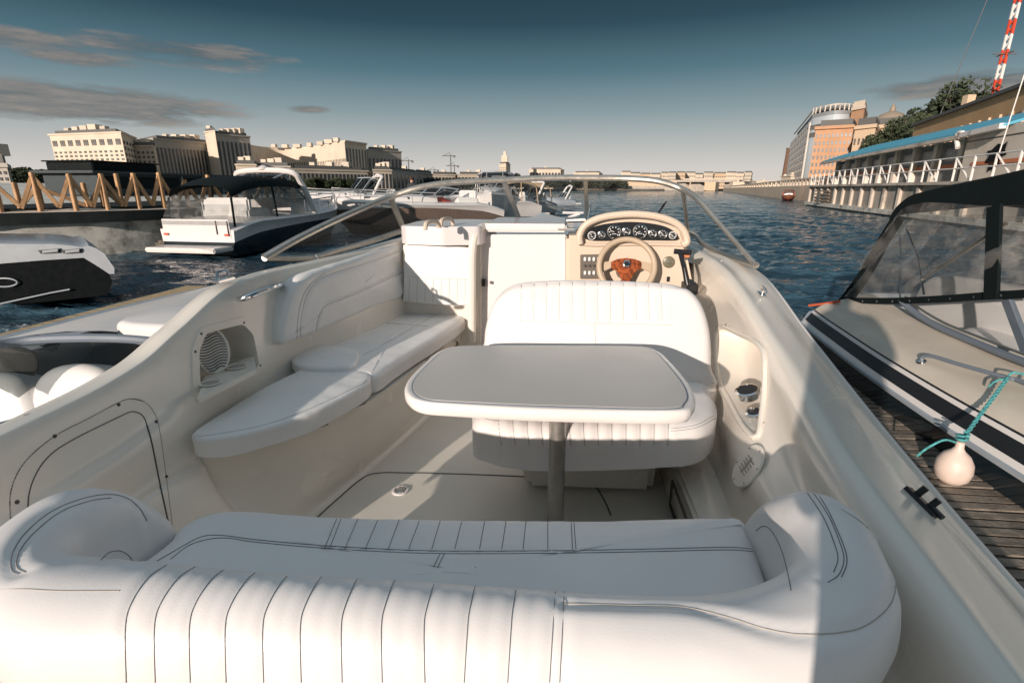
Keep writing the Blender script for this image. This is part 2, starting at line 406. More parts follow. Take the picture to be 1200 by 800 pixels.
# pocket shell behind the opening
m2 = MB(); cen = sum(spoc, Vector())/len(spoc); rows = []
for d_, s_ in ((-.003, 1.07), (-.006, 1.02), (.0, .98), (.012, .95), (.09, .92), (.12, .86)): rows.append([Vector((p.x+d_*1.0, cen.y+(p.y-cen.y)*s_, cen.z+(p.z-cen.z)*s_)) for p in spoc])
m2.loft(rows, True, False, True); pocket = m2.build('side_pocket', GEL, boat, 60)
m2 = MB(); m2.tube([p+Vector((-.002, 0, 0)) for p in spoc], .011, 10, True); m2.build('pocket_lip', GEL, pocket)
for (cx, cy, rr) in ((876, 458, .042), (884, 484, .028)):
    c = P(cx, cy, x=.745)
    m2 = MB(); m2.lathe(c, [(rr, .0), (rr+.005, .006), (rr-.004, .008), (rr-.006, -.03), (rr*.7, -.032)], 28, (-.35, -.1, 1)); cup = m2.build('cup_holder', CHR, pocket)
    m2 = MB(); m2.lathe(c+Vector((0, 0, .0025)), [(rr-.006, 0), (rr-.006, .004)], 28, (-.35, -.1, 1)); m2.build('cup_well', BLK, pocket)
# round speaker with a cast emblem on the starboard wall
t = bvh(coam_s)
def on(tree, px, py):
    h = tree.ray_cast(CAM, ray(px, py).normalized()); n = h[1]
    return h[0], (n if n.dot(CAM-h[0]) > 0 else -n)
c, nrm = on(t, 877, 546)
m2 = MB(); m2.lathe(c, [(.078, .0), (.078, .003), (.074, .006), (.03, .007), (0.001, .007)], 32, nrm); spk = m2.build('speaker', GEL, boat)
m2 = MB()
for k in range(6):
    a = 2*PI*k/6+.4; u = nrm.cross(Vector((0, 0, 1))).normalized(); w = nrm.cross(u)
    m2 = MB(); m2.lathe(c+(u*math.cos(a)+w*math.sin(a))*.066+nrm*.005, [(.004, 0), (.003, .002)], 8, nrm); m2.build('screw', STI, spk)
m2 = MB()
for k in range(5): m2.beam(c+u*.03*1+w*(k-2)*.012+nrm*.008, c-u*.03+w*(k-2)*.012+nrm*.008, .004, .003)
m2.beam(c+w*.03+nrm*.008, c-w*.03+nrm*.008, .008, .003); m2.build('grille_slot', SEAMS, spk)
m2 = MB()
# starboard ledge (step box) beside the aft seat
def extr(name, mtl, poly, y0, y1, parent=boat, bevel=.012):
    q = MB(); q.prism([(x, y0, z) for x, z in poly], (0, y1-y0, 0)); return q.build(name, mtl, parent, 40, bevel)
led = extr('side_ledge', GEL, [(.47, .49), (.62, .49), (.64, .66), (.61, .675), (.485, .655)], 1.16, 2.6)
m2 = MB(); m2.beam((.463, 1.2, .52), (.463, 1.86, .52), .008, .01); m2.beam((.463, 1.2, .63), (.463, 1.86, .63), .008, .01); m2.beam((.463, 1.86, .525), (.463, 1.86, .63), .008, .01); m2.build('ledge_hatch_seam', SEAM, led)
# --- port coaming and wall
Bp = [P(x, y, x=xx) for x, y, xx in ((0, 510, -1.32), (94, 465, -1.32), (161, 426, -1.32), (210, 386, -1.31), (277, 332, -1.30))]
Bp_z = [(-.9, 1.06), (.4, 1.15)]+[(p.y, p.z) for p in Bp]+[(2.3, 1.40), (2.7, 1.41), (3.3, 1.44), (3.9, 1.46)]
Bp_x = [(-.9, -1.26), (.8, -1.32), (2.1, -1.30), (2.6, -1.17), (3.1, -1.06), (3.9, -.92)]
Ee = [P(x, y, z=.89) for x, y in ((226, 527), (262, 519), (330, 503), (385, 483), (432, 462), (490, 422), (547, 379))]
edge_x = [(p.y, p.x) for p in Ee]
fl_x = [(.4, -1.30), (.9, -1.20), (1.3, -1.10), (1.7, -.95), (1.96, -.875), (2.62, -.735), (3.3, -.62), (3.9, -.6)]
y_e = edge_x[0][0]
def port_section(y):
    bx, bz = itp(Bp_x, y), itp(Bp_z, y); fx = itp(fl_x, y)
    wx = bx+.06
    k = max(0, min(1, (y-(y_e-.02))/.05)) if y > y_e-.02 else 0
    ex = itp(edge_x, y) if y > y_e else (wx+.05)
    l1 = (wx+.01, .88); l2 = (wx+(ex-wx)*.5, .88)
    lx = wx+.03+(ex-(wx+.03))*k
    pts = [(bx-.20, bz-.75), (bx-.15, bz-.16), (bx-.115, bz-.05), (bx-.085, bz-.010), (bx-.05, bz), (bx-.012, bz-.002), (bx, bz-.012), (bx+.012, bz-.05), (bx+.035, bz-.16), (wx-.012+.01*(1-k), (bz-.16)*.5+.45+.02),
           (wx+.004, .90), (wx+(lx-wx)*.4, .876-.01*(1-k)), (lx-.014, .868-.02*(1-k)), (lx, .85-.02*(1-k)), (lx+(fx-lx)*.25-.02*k, .74), (lx+(fx-lx)*.7-.02*k, .59), (fx-.025, .52), (fx, SOLE), (fx+.06, SOLE-.004)]
    return [Vector((x, y, z)) for x, z in pts]
ys = [.72+i*.0133 for i in range(230)]
mb = MB(); mb.loft(loft_sections(port_section, ys, 9))
tmp = MB(); tmp.v = list(mb.v); tmp.f = list(mb.f); so = tmp.build('tmp', None); ptree = bvh(so); bpy.data.objects.remove(so)
PO = [(234, 384), (288, 370), (303, 385), (312, 430), (300, 440), (232, 474), (225, 455), (224, 410)]
def shrink(poly, k):
    cx = sum(a for a, b in poly)/len(poly); cy = sum(b for a, b in poly)/len(poly)
    return [(cx+(a-cx)*k, cy+(b-cy)*k) for a, b in poly]
def roundpoly(poly, r=.18, n=4):
    out = []; m = len(poly)
    for i in range(m):
        a, b, c_ = Vector((*poly[i-1], 0)), Vector((*poly[i], 0)), Vector((*poly[(i+1) % m], 0))
        p, q = b.lerp(a, r), b.lerp(c_, r)
        for k in range(n+1):
            t = k/n; v = (p*(1-t)**2+b*2*t*(1-t)+q*t*t); out.append((v.x, v.y))
    return out
out_px = roundpoly(PO); in_px = roundpoly(shrink(PO, .80))
fo = trace(ptree, out_px, 72, False, True, .006); fi = trace(ptree, in_px, 72, False, True, .006)
hp = [(p.y, p.z) for p in trace(ptree, roundpoly(shrink(PO, .88)), 72, False, True, 0)]
cut(mb, lambda v: v.x > -1.34 and inpoly((v.y, v.z), hp))
# open the deck aft (walk-through beside the stern bench)
coam_p = mb.build('port_coaming', GEL, boat, 60)
m2 = MB(); m2.loft([[p+Vector((-.01, 0, 0)) for p in fo], fo, fi, [p+Vector((-.02, 0, 0)) for p in fi]], True); cub = m2.build('cubby_frame', GEL, boat, 40)
ci = sum(fi, Vector())/len(fi); m2 = MB()
m2.loft([[Vector((p.x-.004, p.y, p.z)) for p in fi], [Vector((p.x-.13, ci.y+(p.y-ci.y)*.9+.02, ci.z+(p.z-ci.z)*.88)) for p in fi]], True, False, True)
cs = m2.build('cubby_shell', GEL, cub, 30)
# shelf with two cup rings, speaker grille on the aft slope
m2 = MB(); zs = min(p.z for p in fi)+.045
sh = [P(232, 466, z=zs), P(300, 432, z=zs), P(298, 415, z=zs), P(240, 440, z=zs)]
m2.prism(sh, (0, 0, -.02)); m2.build('cubby_shelf', GEL, cub)
for px, py, rr in ((247, 449, .034), (277, 430, .036)):
    c = P(px, py, z=zs+.002); m2 = MB(); m2.lathe(c, [(rr, 0), (rr+.004, .004), (rr-.003, .005), (rr-.006, .001)], 24); cp = m2.build('cup_ring', GEL, cub)
    m2 = MB(); m2.lathe(c+Vector((0, 0, .001)), [(rr-.005, 0), (rr-.006, .0015)], 24); m2.build('cup_well', SEAMS, cub)
gc = P(248, 411, x=-1.31); gn = Vector((.80, -.55, .15)).normalized()
gu = Vector((0, 0, 1)).cross(gn).normalized(); gw = gn.cross(gu)
m2 = MB()
rows = []
for rr, h in ((1.0, 0), (1.0, .008), (.93, .014), (.86, .012), (.02, .012)): rows.append([gc+gn*h+gu*math.cos(a)*.062*rr+gw*math.sin(a)*.088*rr for a in [2*PI*k/32 for k in range(32)]])
m2.loft(rows, True, True, True); gr = m2.build('speaker_grille', GEL, cub)
m2 = MB()
for k in range(14):
    v = -.068+k*.0104; w_ = .050*math.sqrt(max(0, 1-(v/.084)**2)); pts = [gc+gn*.0135+gu*(w_*q)+gw*(v+.006*math.sin(q*3)) for q in [-1, -.6, -.2, .2, .6, 1]]
    m2.tube(cr(pts, 4), .0021, 6)
m2.build('grille_slot', SEAM, cub)
m2 = MB(); tt = bvh(cub)
for q in ((236, 391), (286, 378), (305, 428), (262, 454), (236, 466), (229, 412)):
    h, n_ = on(tt, *q); m2 = MB(); m2.lathe(h, [(.005, 0), (.004, .002)], 8, n_); m2.build('screw', SEAM, cub)
# locker hatch in the port wall
pt = bvh(coam_p)
hatch = MB()
HO = [(18, 640), (12, 600), (14, 570), (30, 540), (64, 511), (100, 492), (138, 472), (152, 467), (168, 470), (181, 484), (188, 510), (200, 600), (204, 640)]
HI = [(38, 640), (33, 600), (36, 570), (52, 540), (80, 518), (140, 488), (156, 482), (168, 488), (174, 505), (178, 520)]
HI2 = [(172, 498), (178, 520), (188, 570), (200, 625)]
stitch(boat, [coam_p], [HO[:9]+HO[9:]], .0012, SEAMS, 'hatch_frame_edge', 90)
stitch(boat, [coam_p], [HO[:9]], .0012, SEAM, 'hatch_frame_seam', 60)
stitch(boat, [coam_p], [HI], .0015, SEAM, 'hatch_gap', 60)
stitch(boat, [coam_p], [HI2], .0026, SEAM, 'hatch_hinge', 30)
m2 = MB()
for q in ((20, 588), (64, 511), (139, 474), (183, 494), (195, 558)):
    h, n_ = on(pt, *q); m2 = MB(); m2.lathe(h, [(.0055, 0), (.004, .003)], 8, n_); m2.build('screw', SEAM, boat)
# grab handle on the port coaming
m2 = MB(); hp_ = [P(x, y, x=-1.255+dx) for x, y, dx in ((280, 350, -.01), (287, 349, .035), (305, 342, .045), (322, 336, .04), (331, 333, -.01))]
m2.tube(cr(hp_, 5), [.004]+[.013]*19+[.004], 10); m2.build('grab_handle', CHR, boat)
# mouldings on the lower port side
stitch(boat, [coam_p], [[(378, 532), (412, 545)], [(380, 560), (394, 551)]], .0016, GEL, 'moulding', 10)
m2 = MB()
slot = MB(); sl = trace(bvh(coam_p), [(500, 422), (520, 402), (534, 399), (536, 405), (522, 416), (506, 428)], 40, True, True, .002)
slot.loft([sl, [p+Vector((-.003, 0, 0)) for p in sl]], True, True, True); slot.build('side_vent', SEAM, boat)
# --- sole
m2 = MB(); m2.add([(-1.4, -.3, SOLE), (.75, -.3, SOLE), (.75, 3.5, SOLE), (-1.0, 3.5, SOLE)], [(0, 1, 2, 3)]); m2.v += [Vector((v.x, v.y, SOLE-.05)) for v in m2.v[:4]]
m2.f = [(0, 1, 2, 3), (4, 5, 6, 7), (0, 1, 5, 4), (1, 2, 6, 5), (2, 3, 7, 6), (3, 0, 4, 7)]; sole = m2.build('cockpit_sole', GELF, boat)
stitch(boat, [sole], [[(372, 606), (395, 585), (425, 560), (445, 554), (480, 554), (560, 556), (640, 560), (690, 566), (706, 582), (716, 604)]], .0032, SEAM, 'sole_hatch_seam', 90)
c = P(469, 575, z=SOLE+.001); m2 = MB(); m2.lathe(c, [(.036, 0), (.035, .005), (.026, .006), (.024, .001), (.001, .001)], 28); lat = m2.build('deck_latch', GELW, boat)
m2 = MB(); m2.lathe(c+Vector((0, 0, .003)), [(.022, 0), (.018, .004)], 20); m2.beam(c+Vector((-.02, 0, .008)), c+Vector((.02, .004, .008)), .009, .005); m2.build('latch_ring', CHR, lat)
# --- hull outside, bow deck, transom
PHX = [(-.9, -1.38), (1, -1.44), (2.1, -1.42), (3.1, -1.26), (3.9, -1.16), (4.6, -1.02), (5.3, -.86), (6, -.66), (6.5, -.48), (6.9, -.3)]
def hull_half(sgn):
    rows = []
    for y in [-.9, 0, .6, .9, 1.4, 2, 2.5, 3, 3.9, 4.6, 5.3, 6.0, 6.5, 6.9]:
        if sgn > 0: x = itp(AX_s+[(4.6, .80), (5.3, .6), (6.0, .3), (6.5, .02), (6.9, -.3)], y)-.02; z = itp(A_s+[(6.9, 1.46)], y)-.12
        else: x = itp(PHX, y); z = itp(Bp_z+[(6.9, 1.46)], y)-.16 if y > .8 else .66
        k = max(0, min(1, (y-3)/4)); cx = -.3
        rows.append([Vector(v) for v in ((x, y, z), (cx+(x-cx)*(.97-.2*k), y, z*.5), (cx+(x-cx)*(.93-.4*k), y, .05), (cx, y, -.35+.25*k))])
    return rows
m2 = MB(); m2.loft(hull_half(1)); m2.loft(hull_half(-1)); m2.build('hull', HULLW, boat, 50)
rowsd = []
for y in [3.25+.2*i for i in range(19)]+[6.88]:
    xs = itp(AX_s+[(4.6, .80), (5.3, .6), (6.0, .3), (6.5, .02), (6.9, -.3)], y)-.01; xp = itp(PHX, y)
    za = itp(A_s+[(6.9, 1.46)], y)-.10
    rowsd.append([Vector((xp+(xs-xp)*k/10, y, za+.10*math.sin(PI*k/10)**.6)) for k in range(11)])
m2 = MB(); m2.loft(rowsd); m2.build('bow_deck', GELW, boat, 50)
m2 = MB(); m2.prism([(-1.0, .02, SOLE), (.62, .02, SOLE), (.62, .42, SOLE), (-1.0, .42, SOLE)], (0, 0, .42)); m2.build('stern_locker', GEL, boat, 40, .03)
m2 = MB(); m2.box((-.28, -.75, .42), (2.5, .9, .08)); m2.build('swim_platform', GELW, boat, 40, .02)
# cleats on the starboard deck
ct = bvh(coam_s)
def cleat(px, py, mtl, L=.055, twin=True):
    p, n_ = on(ct, px, py); q = MB()
    d = Vector((.45, -.9, 0)).normalized() if twin else Vector((0, 1, 0)); d = (d-n_*d.dot(n_)).normalized(); s_ = n_.cross(d)
    q.box(p+n_*.005, (.028, L*1.5, .010), M=Matrix((s_, d, n_)).transposed())
    for k in ((-.32, .34) if twin else (-.2, .2)):
        q.tube([p+d*L*k+n_*.008, p+d*L*k+n_*.036], .008, 10)
    q.tube([p+d*L*-.75+n_*.030, p+d*L*-.3+n_*.036, p+d*L*.3+n_*.036, p+d*L*.75+n_*.030] if not twin else [p+d*L*.4+n_*.012, p+d*L*.95+n_*.012], .007, 8)
    return q.build('cleat', mtl, boat, 40, 0, 'black deck socket on the shaded aft side deck' if twin else None)
cleat(1078, 589, BLK); cleat(892, 346, CHR, .035, False)
stitch(boat, [coam_s], [[(962, 471), (985, 466), (1015, 474)]], .0011, GEL, 'deck_moulding', 20)
# rub rail along the outer starboard edge
m2 = MB(); m2.tube([Vector((itp(AX_s, y)+.008, y, itp(A_s, y)-.03)) for y in [-.8+.1*i for i in range(46)]], .012, 8); m2.build('rub_rail', GELW, boat)

# ================================================================ stern bench
sb = bpy.data.objects.new('stern_bench', None); C.objects.link(sb); sb.location = (0, 0, 0); sb.parent = boat; sb.matrix_parent_inverse = Matrix.Identity(4)
sb.location = wm(boat).inverted() @ Vector((-.2, .6, .5))
# U-shaped padded back: plan path and rounded profile
yb = .615
path = [(.53, 1.20), (.537, 1.10), (.538, 1.0), (.528, .88), (.492, .775), (.44, .71), (.365, .66), (.28, .630), (.15, .617), (-.2, .612), (-.6, .606), (-.80, .606), (-.925, .64), (-.985, .73), (-.995, .84), (-.99, .95), (-.985, 1.04)]
NP = 620; path = resample(cr([Vector((a, b, 0)) for a, b in path], 10), NP)
TH = .082; TOP = 1.16
cum = [0]
for a, b in zip(path, path[1:]): cum.append(cum[-1]+(b-a).length)
LT = cum[-1]
rows = []
for i, p in enumerate(path):
    t_ = (path[min(i+1, NP-1)]-path[max(i-1, 0)]).normalized(); n2 = Vector((-t_.y, t_.x, 0))
    e = min(cum[i], LT-cum[i]); endl = .30 if cum[i] < LT/2 else .26
    s = 1 if e > endl else math.sqrt(max(0, 1-(1-e/endl)**2.0))
    sw = 1 if e > .10 else math.sqrt(max(.0, 1-(1-e/.10)**2))
    top = .74+(TOP-.74)*max(.03, s); th = TH*max(.12, sw)
    corner = math.exp(-((cum[i]-.62)/.16)**2)+math.exp(-((LT-cum[i]-.62)/.16)**2)
    th *= 1+.16*corner
    sec = []
    for k in range(37):
        a = PI*k/36; sec.append(p+n2*(-math.cos(a)*th)+Vector((0, 0, top-min(.095, (top-.7)*.6)*(1-math.sin(a)**.85))))
    bot = .62 if LT-cum[i] > .62 else .62+.15*min(1, (.62-(LT-cum[i]))/.12)
    flare = .010
    sec = [p+n2*(-th*.9)+Vector((0, 0, bot)), p+n2*(-th*1.0)+Vector((0, 0, bot+(top-bot)*.4))]+sec+[p+n2*(th*.80)+Vector((0, 0, top-(top-bot)*.42)), p+n2*(th*.45)+Vector((0, 0, top-(top-bot)*.62)), p+n2*th*.35+Vector((0, 0, bot))]
    rows.append(sec)
m2 = MB(); m2.loft(rows, False, True, True); ub = m2.build('backrest', VIN, sb, 70); wrinkle(ub, .0011, 7)
# seat cushion
zt = .975
so_ = [P(184, 636, z=zt), P(205, 612, z=zt), P(245, 594, z=zt), P(292, 589, z=zt), P(400, 597, z=zt), P(640, 601, z=zt), P(800, 598, z=zt), P(858, 599, z=zt), P(878, 606, z=zt), P(892, 640, z=zt), P(912, 690, z=zt)]
so_ += [Vector((.47, .66, zt)), Vector((-.2, .66, zt)), Vector((-.86, .66, zt)), Vector((-.945, .72, zt))]
m2 = slab(so_, (0, 0, 1), .15, .05, .012, 340, 46, 5); sc = m2.build('seat_cushion', VIN, sb, 60); wrinkle(sc, .0015, 6)
m2 = MB(); m2.prism([(-.93, .6, SOLE), (.46, .6, SOLE), (.46, 1.06, SOLE), (-.85, 1.06, SOLE), (-.93, .95, SOLE)], (0, 0, .33)); m2.build('bench_base', GEL, sb, 40, .02)
# pleats on the aft roll of the backrest
pl = []
tops = [(195, 661), (232, 661), (272, 661), (312, 662), (352, 663), (392, 663), (432, 664), (474, 665), (520, 666), (566, 667), (612, 668), (655, 669)]
bots = [147, 181, 222, 264, 308, 352, 400, 447, 497, 548, 599, 648]
for (tx, ty), bx_ in zip(tops, bots): pl.append([(tx, ty+1), (tx-(tx-bx_)*.45, ty+16), (bx_+(tx-bx_)*.15, ty+45), (bx_, 735), (bx_+1 if bx_ < 500 else bx_-4, 799)])
pl.append([(662, 670), (661, 690), (660, 720), (658, 760), (656, 799)])
pleats(sb, ub, pl, .0007, STI, 'pleat_seam', 40, True, .0017, .008)
pleats(sb, ub, [[(660, 707), (740, 709), (800, 711), (850, 722), (900, 737), (945, 743), (1000, 738), (1030, 722), (1047, 700), (1048, 670), (1036, 640), (1010, 612), (985, 596)]], .0009, SEAMS, 'welt_seam', 120)
stitch(sb, [ub], [[(0, 690), (30, 690), (70, 692), (140, 692)]], .0008, SEAMS, 'welt_seam', 30)
pleats(sb, ub, [[(913, 549), (935, 556), (955, 580), (972, 606), (984, 635), (989, 655), (983, 673), (970, 682)], [(924, 549), (945, 561), (966, 590), (980, 618), (991, 646), (992, 662), (986, 676)], [(908, 551), (928, 557), (948, 580), (966, 608), (978, 637), (982, 655), (977, 670)]], 0.0008, STI, 'arm_stitching', 60)
stitch(sb, [ub], [[(886, 622), (895, 616), (906, 624), (918, 650), (925, 680), (927, 692)]], 0.0008, STI, 'arm_stitching', 40)
pleats(sb, ub, [[(22, 672), (14, 668), (14, 650), (30, 624), (62, 598), (100, 583), (130, 579), (150, 584), (164, 596), (172, 610)], [(30, 670), (20, 664), (22, 648), (38, 626), (70, 600), (104, 587), (130, 583)], [(118, 656), (128, 647), (140, 645), (150, 650), (155, 657)]], 0.0008, STI, 'arm_stitching', 60)
pleats(sb, sc, [[(184, 657), (205, 645), (235, 629), (260, 627), (300, 632), (380, 639), (500, 645), (640, 645), (760, 643), (850, 641), (880, 643)], [(200, 655), (225, 637), (260, 630), (300, 635), (380, 642), (500, 648), (640, 648), (760, 646), (850, 644), (882, 646)], [(508, 664), (516, 648)], [(513, 664), (521, 648)]], .0010, STI, 'cushion_stitching', 120, True, .0012, .008)
sp_ = []
for a, b, c_ in ((397, 604, 380), (402, 604, 386), (422, 604, 404), (446, 604, 428), (470, 605, 455), (494, 605, 479), (518, 605, 506), (543, 605, 533), (569, 606, 562), (594, 606, 588), (617, 606, 613), (642, 606, 642), (669, 606, 671), (672, 606, 675)): sp_.append([(a, b-2), (a+(c_-a)*.3, b+10), (c_, 643)])
pleats(sb, sc, sp_, .0009, STI, 'pleat_seam', 30, True, .0012, .008)

# ================================================================ helm seat (faces aft)
hs = bpy.data.objects.new('aft_facing_seat', None); C.objects.link(hs); hs.parent = boat; hs.location = wm(boat).inverted() @ Vector((.15, 2.1, .5))
ybk = 2.28
def ph(px, py):   # the back leans forward towards the top
    p = P(px, py, y=2.2)
    for _ in range(3): p = P(px, py, y=2.12+(p.z-.95)*.38)
    return p
bo = [ph(*q) for q in ((567, 440), (566, 400), (570, 372), (582, 347), (602, 332), (640, 327), (700, 327), (760, 329), (796, 333), (815, 342), (828, 362), (835, 392), (836, 430), (833, 458), (700, 470))]
nb = Vector((0, -1, .38)).normalized()
m2 = slab(bo, nb, .13, .045, .02, 260, 46, 5); hb = m2.build('backrest', VIN, hs, 60); wrinkle(hb, .0015, 6)
cz = .955
co = [P(x, y, z=cz) for x, y in ((553, 480), (575, 496), (620, 503), (700, 503), (780, 500), (820, 496), (838, 484), (842, 468), (834, 455))]+[Vector((.62, 2.22, cz)), Vector((-.28, 2.22, cz))]
def drop(v): return v
m2 = slab(co, (0, 0, 1), .16, .06, .015, 300, 30, 5); hc = m2.build('seat_cushion', VIN, hs, 60); wrinkle(hc, .0015, 6)
m2 = MB(); m2.prism([(-.24, 1.80, .70), (.52, 1.83, .70), (.54, 2.36, .70), (-.26, 2.36, .70)], (0, 0, .10)); m2.build('seat_pan', GEL, hs, 40, .02)
m2 = MB(); m2.loft([[Vector(v) for v in ((-.16+d, 1.92+d, z), (.42-d*.2, 1.94+d, z), (.44-d*.2, 2.42, z), (-.18+d, 2.42, z))] for z, d in ((.49, .03), (.56, .02), (.71, 0))], True, True, True); m2.build('seat_base', GEL, hs, 30, .03)
m2 = MB(); m2.box((-.245, 1.84, .765), (.03, .04, .02)); m2.box((.47, 1.83, .765), (.03, .03, .02)); m2.build('seat_catch', BLK, hs)
v_ = []
for k in range(12): v_.append([(612+k*14.7+(k-6)*.2, 328), (611+k*14.9, 345), (610+k*15.1, 376)])
v_.append([(606, 376), (700, 378), (790, 381)])
pleats(hs, hb, v_, .0008, SEAMS, 'pleat_seam', 20, False, .0015, .008)
pleats(hs, hb, [[(572, 366), (586, 346), (606, 336), (640, 333), (700, 332), (800, 337), (818, 350), (830, 372)]], .0008, SEAMS, 'edge_piping', 60)
stitch(hs, [hb], [[(697, 378), (698, 405)]], .0008, SEAMS, 'pleat_seam', 10, False)
v_ = []
for k in range(13): v_.append([(584+k*16.6, 488+k*.1), (585+k*16.5, 505), (588+k*16.2, 522)])
pleats(hs, hc, v_, 0.0008, STI, 'pleat_seam', 20, False)
stitch(hs, [hc], [[(786, 502), (815, 498), (836, 487)], [(786, 505), (816, 501), (838, 490)], [(560, 488), (575, 492), (584, 493)]], 0.0008, STI, 'cushion_stitching', 30)

# ================================================================ port bench
pb = bpy.data.objects.new('port_bench', None); C.objects.link(pb); pb.parent = boat; pb.location = wm(boat).inverted() @ Vector((-1.0, 2.4, .5))
zc = .965
o1 = [P(x, y, z=zc) for x, y in ((224, 508), (260, 482), (300, 458), (340, 438), (360, 432), (425, 434), (432, 445), (400, 465), (360, 484), (310, 500), (262, 511))]
m2 = slab(o1, (0, 0, 1), .075, .018, .012, 220, 30, 4); c1 = m2.build('end_cushion', VIN2, pb, 50); wrinkle(c1, .0022, 7)
o2 = [P(x, y, z=zc) for x, y in ((342, 417), (372, 402), (420, 383), (470, 362), (490, 355), (540, 359), (547, 368), (520, 388), (490, 406), (460, 425), (440, 438), (425, 438), (380, 432), (350, 428))]
m2 = slab(o2, (0, 0, 1), .085, .035, .012, 220, 30, 4); c2 = m2.build('seat_cushion', VIN2, pb, 50); wrinkle(c2, .0022, 7)
o3 = [P(x, y, z=zc+.025) for x, y in ((341, 416), (350, 406), (390, 404), (415, 409), (421, 416), (410, 428), (370, 430), (345, 425))]
m2 = slab(o3, (0, 0, 1), .045, .014, .012, 220, 30, 4); c3 = m2.build('bolster', VIN2, pb, 50); wrinkle(c3, .0022, 7)
pleats(pb, c2, [[(448, 378), (500, 382)], [(526, 360), (480, 385), (446, 405), (424, 416)]], .0010, SEAMS, 'cushion_seam', 30)
pleats(pb, c1, [[(228, 512), (300, 500), (360, 480), (420, 452), (430, 446)]], .0009, SEAMS, 'cushion_seam', 40)
def pw(px, py):
    p = P(px, py, x=-1.2)
    for _ in range(6): p = P(px, py, x=itp([(2.0, -1.215), (2.6, -1.10), (3.15, -.99)], p.y)+(1.15-p.z)*.10)
    return p
o4 = [pw(*q) for q in ((332, 402), (333, 372), (341, 345), (352, 327), (372, 317), (420, 301), (474, 284), (477, 300), (475, 345), (440, 360), (390, 382), (350, 398))]
nn = (Vector(o4[7])-Vector(o4[0])); nn = Vector((nn.y, -nn.x, .1)).normalized()
m2 = slab(o4, nn, .09, .03, .012, 220, 30, 4); c4 = m2.build('side_backrest', VIN2, pb, 50); wrinkle(c4, .0022, 7)
pleats(pb, c4, [[(352, 397), (353, 375), (358, 350), (368, 333), (385, 322), (430, 308), (474, 293)], [(348, 398), (349, 375), (354, 350), (364, 333), (380, 320)], [(370, 392), (372, 378), (376, 366), (384, 357), (420, 343), (474, 318)]], .0010, SEAMS, 'cushion_seam', 60)
o5 = [P(x, y, y=3.10) for x, y in ((475, 290), (478, 287), (515, 288), (549, 290), (552, 294), (551, 325), (549, 356), (545, 358), (510, 357), (473, 353), (472, 349), (473, 320))]
m2 = slab(o5, (.05, -1, .08), .07, .012, .012, 120, 8, 3); c5 = m2.build('forward_backrest', VIN2, pb, 50)
stitch(pb, [c5], [[(473, 324), (510, 326), (550, 328)]]+[[(480+k*9.4, 326), (479+k*9.4, 354)] for k in range(8)], .0010, SEAMS, 'pleat_seam', 20, False)
ptt = bvh(coam_p, c1)
for q in ((372, 491), (417, 467)):
    p = P(q[0], q[1], z=.885); m2 = MB(); d = Vector((.55, .83, 0)).normalized(); m2.beam(p-d*.022+Vector((.02, -.012, 0)), p+d*.022+Vector((.02, -.012, 0)), .018, .006); m2.beam(p-d*.012+Vector((.028, -.016, -.012)), p+d*.02+Vector((.028, -.016, -.012)), .010, .018); m2.build('cushion_hinge', CHR, pb)

# ================================================================ bulkhead, companionway, dash
m2 = MB()
def panel(name, mtl, pts, depth, parent=boat, bevel=.012):
    q = MB(); q.prism(pts, depth); return q.build(name, mtl, parent, 40, bevel)
bh = boat
panel('bulkhead_panel', GEL, [P(470, 400, y=3.16), P(472, 285, y=3.16), P(563, 274, y=3.16), P(563, 420, y=3.16)], (0, .3, 0), bh)
# padded top of the port locker
m2 = MB(); m2.prism([P(470, 288, y=3.09), P(471, 275, y=3.16), P(548, 275, y=3.16), P(553, 290, y=3.09)], (0, .02, 0))
topo = [(-.945, 3.085), (-1.0, 3.3), (-.97, 3.75), (-.5, 3.8), (-.5, 3.10)]
m2 = slab([Vector((x, y, 1.535)) for x, y in topo], (0, 0, 1), .11, .014, .008, 100, 8, 2); m2.build('locker_top', GELW, bh, 50)
for a in (P(507, 268, z=1.54), P(524, 264, z=1.54)):
    m2 = MB(); m2.tube(cr([a+Vector((-.02, -.08, 0)), a+Vector((-.015, -.06, .035)), a+Vector((.01, .05, .035)), a+Vector((.02, .08, 0))], 5), .012, 8); m2.build('grab_rail', DASH, bh)
# curved trim post left of the door
m2 = MB(); tp = [P(553, 400, y=3.10), P(553, 330, y=3.10), P(554, 290, y=3.10), P(560, 270, y=3.14), P(575, 263, y=3.3)]
m2.tube(cr(tp, 6), .026, 10); m2.build('door_trim', GEL, bh)
dr = MB(); dr.prism([P(560, 420, y=3.22), P(563, 275, y=3.22), P(664, 275, y=3.22), P(664, 420, y=3.22)], (0, .03, 0)); dr_ = dr.build('cabin_door', GELW, bh, 40, .008)
m2 = MB(); m2.box(P(567, 331, y=3.2), (.022, .02, .045)); m2.build('door_latch', BLK, dr_)
m2 = MB(); m2.box(P(575, 331, y=3.2), (.012, .012, .018)); m2.build('door_stud', STI, dr_)
sl_ = [Vector(v) for v in ((-.50, 3.18, 1.545), (.02, 3.18, 1.545), (.02, 3.62, 1.56), (-.46, 3.62, 1.56))]
m2 = MB(); m2.prism(sl_, (0, 0, -.05)); m2.build('sliding_hatch', GELW, bh, 40, .012)
m2 = MB()
for k in range(3): m2.beam(P(653, 262+k*3.2, y=3.16+.08*(2-k)), P(672, 262+k*3.2, y=3.16+.08*(2-k)), .012, .006)
m2.build('step_tread', SEAMS, bh)
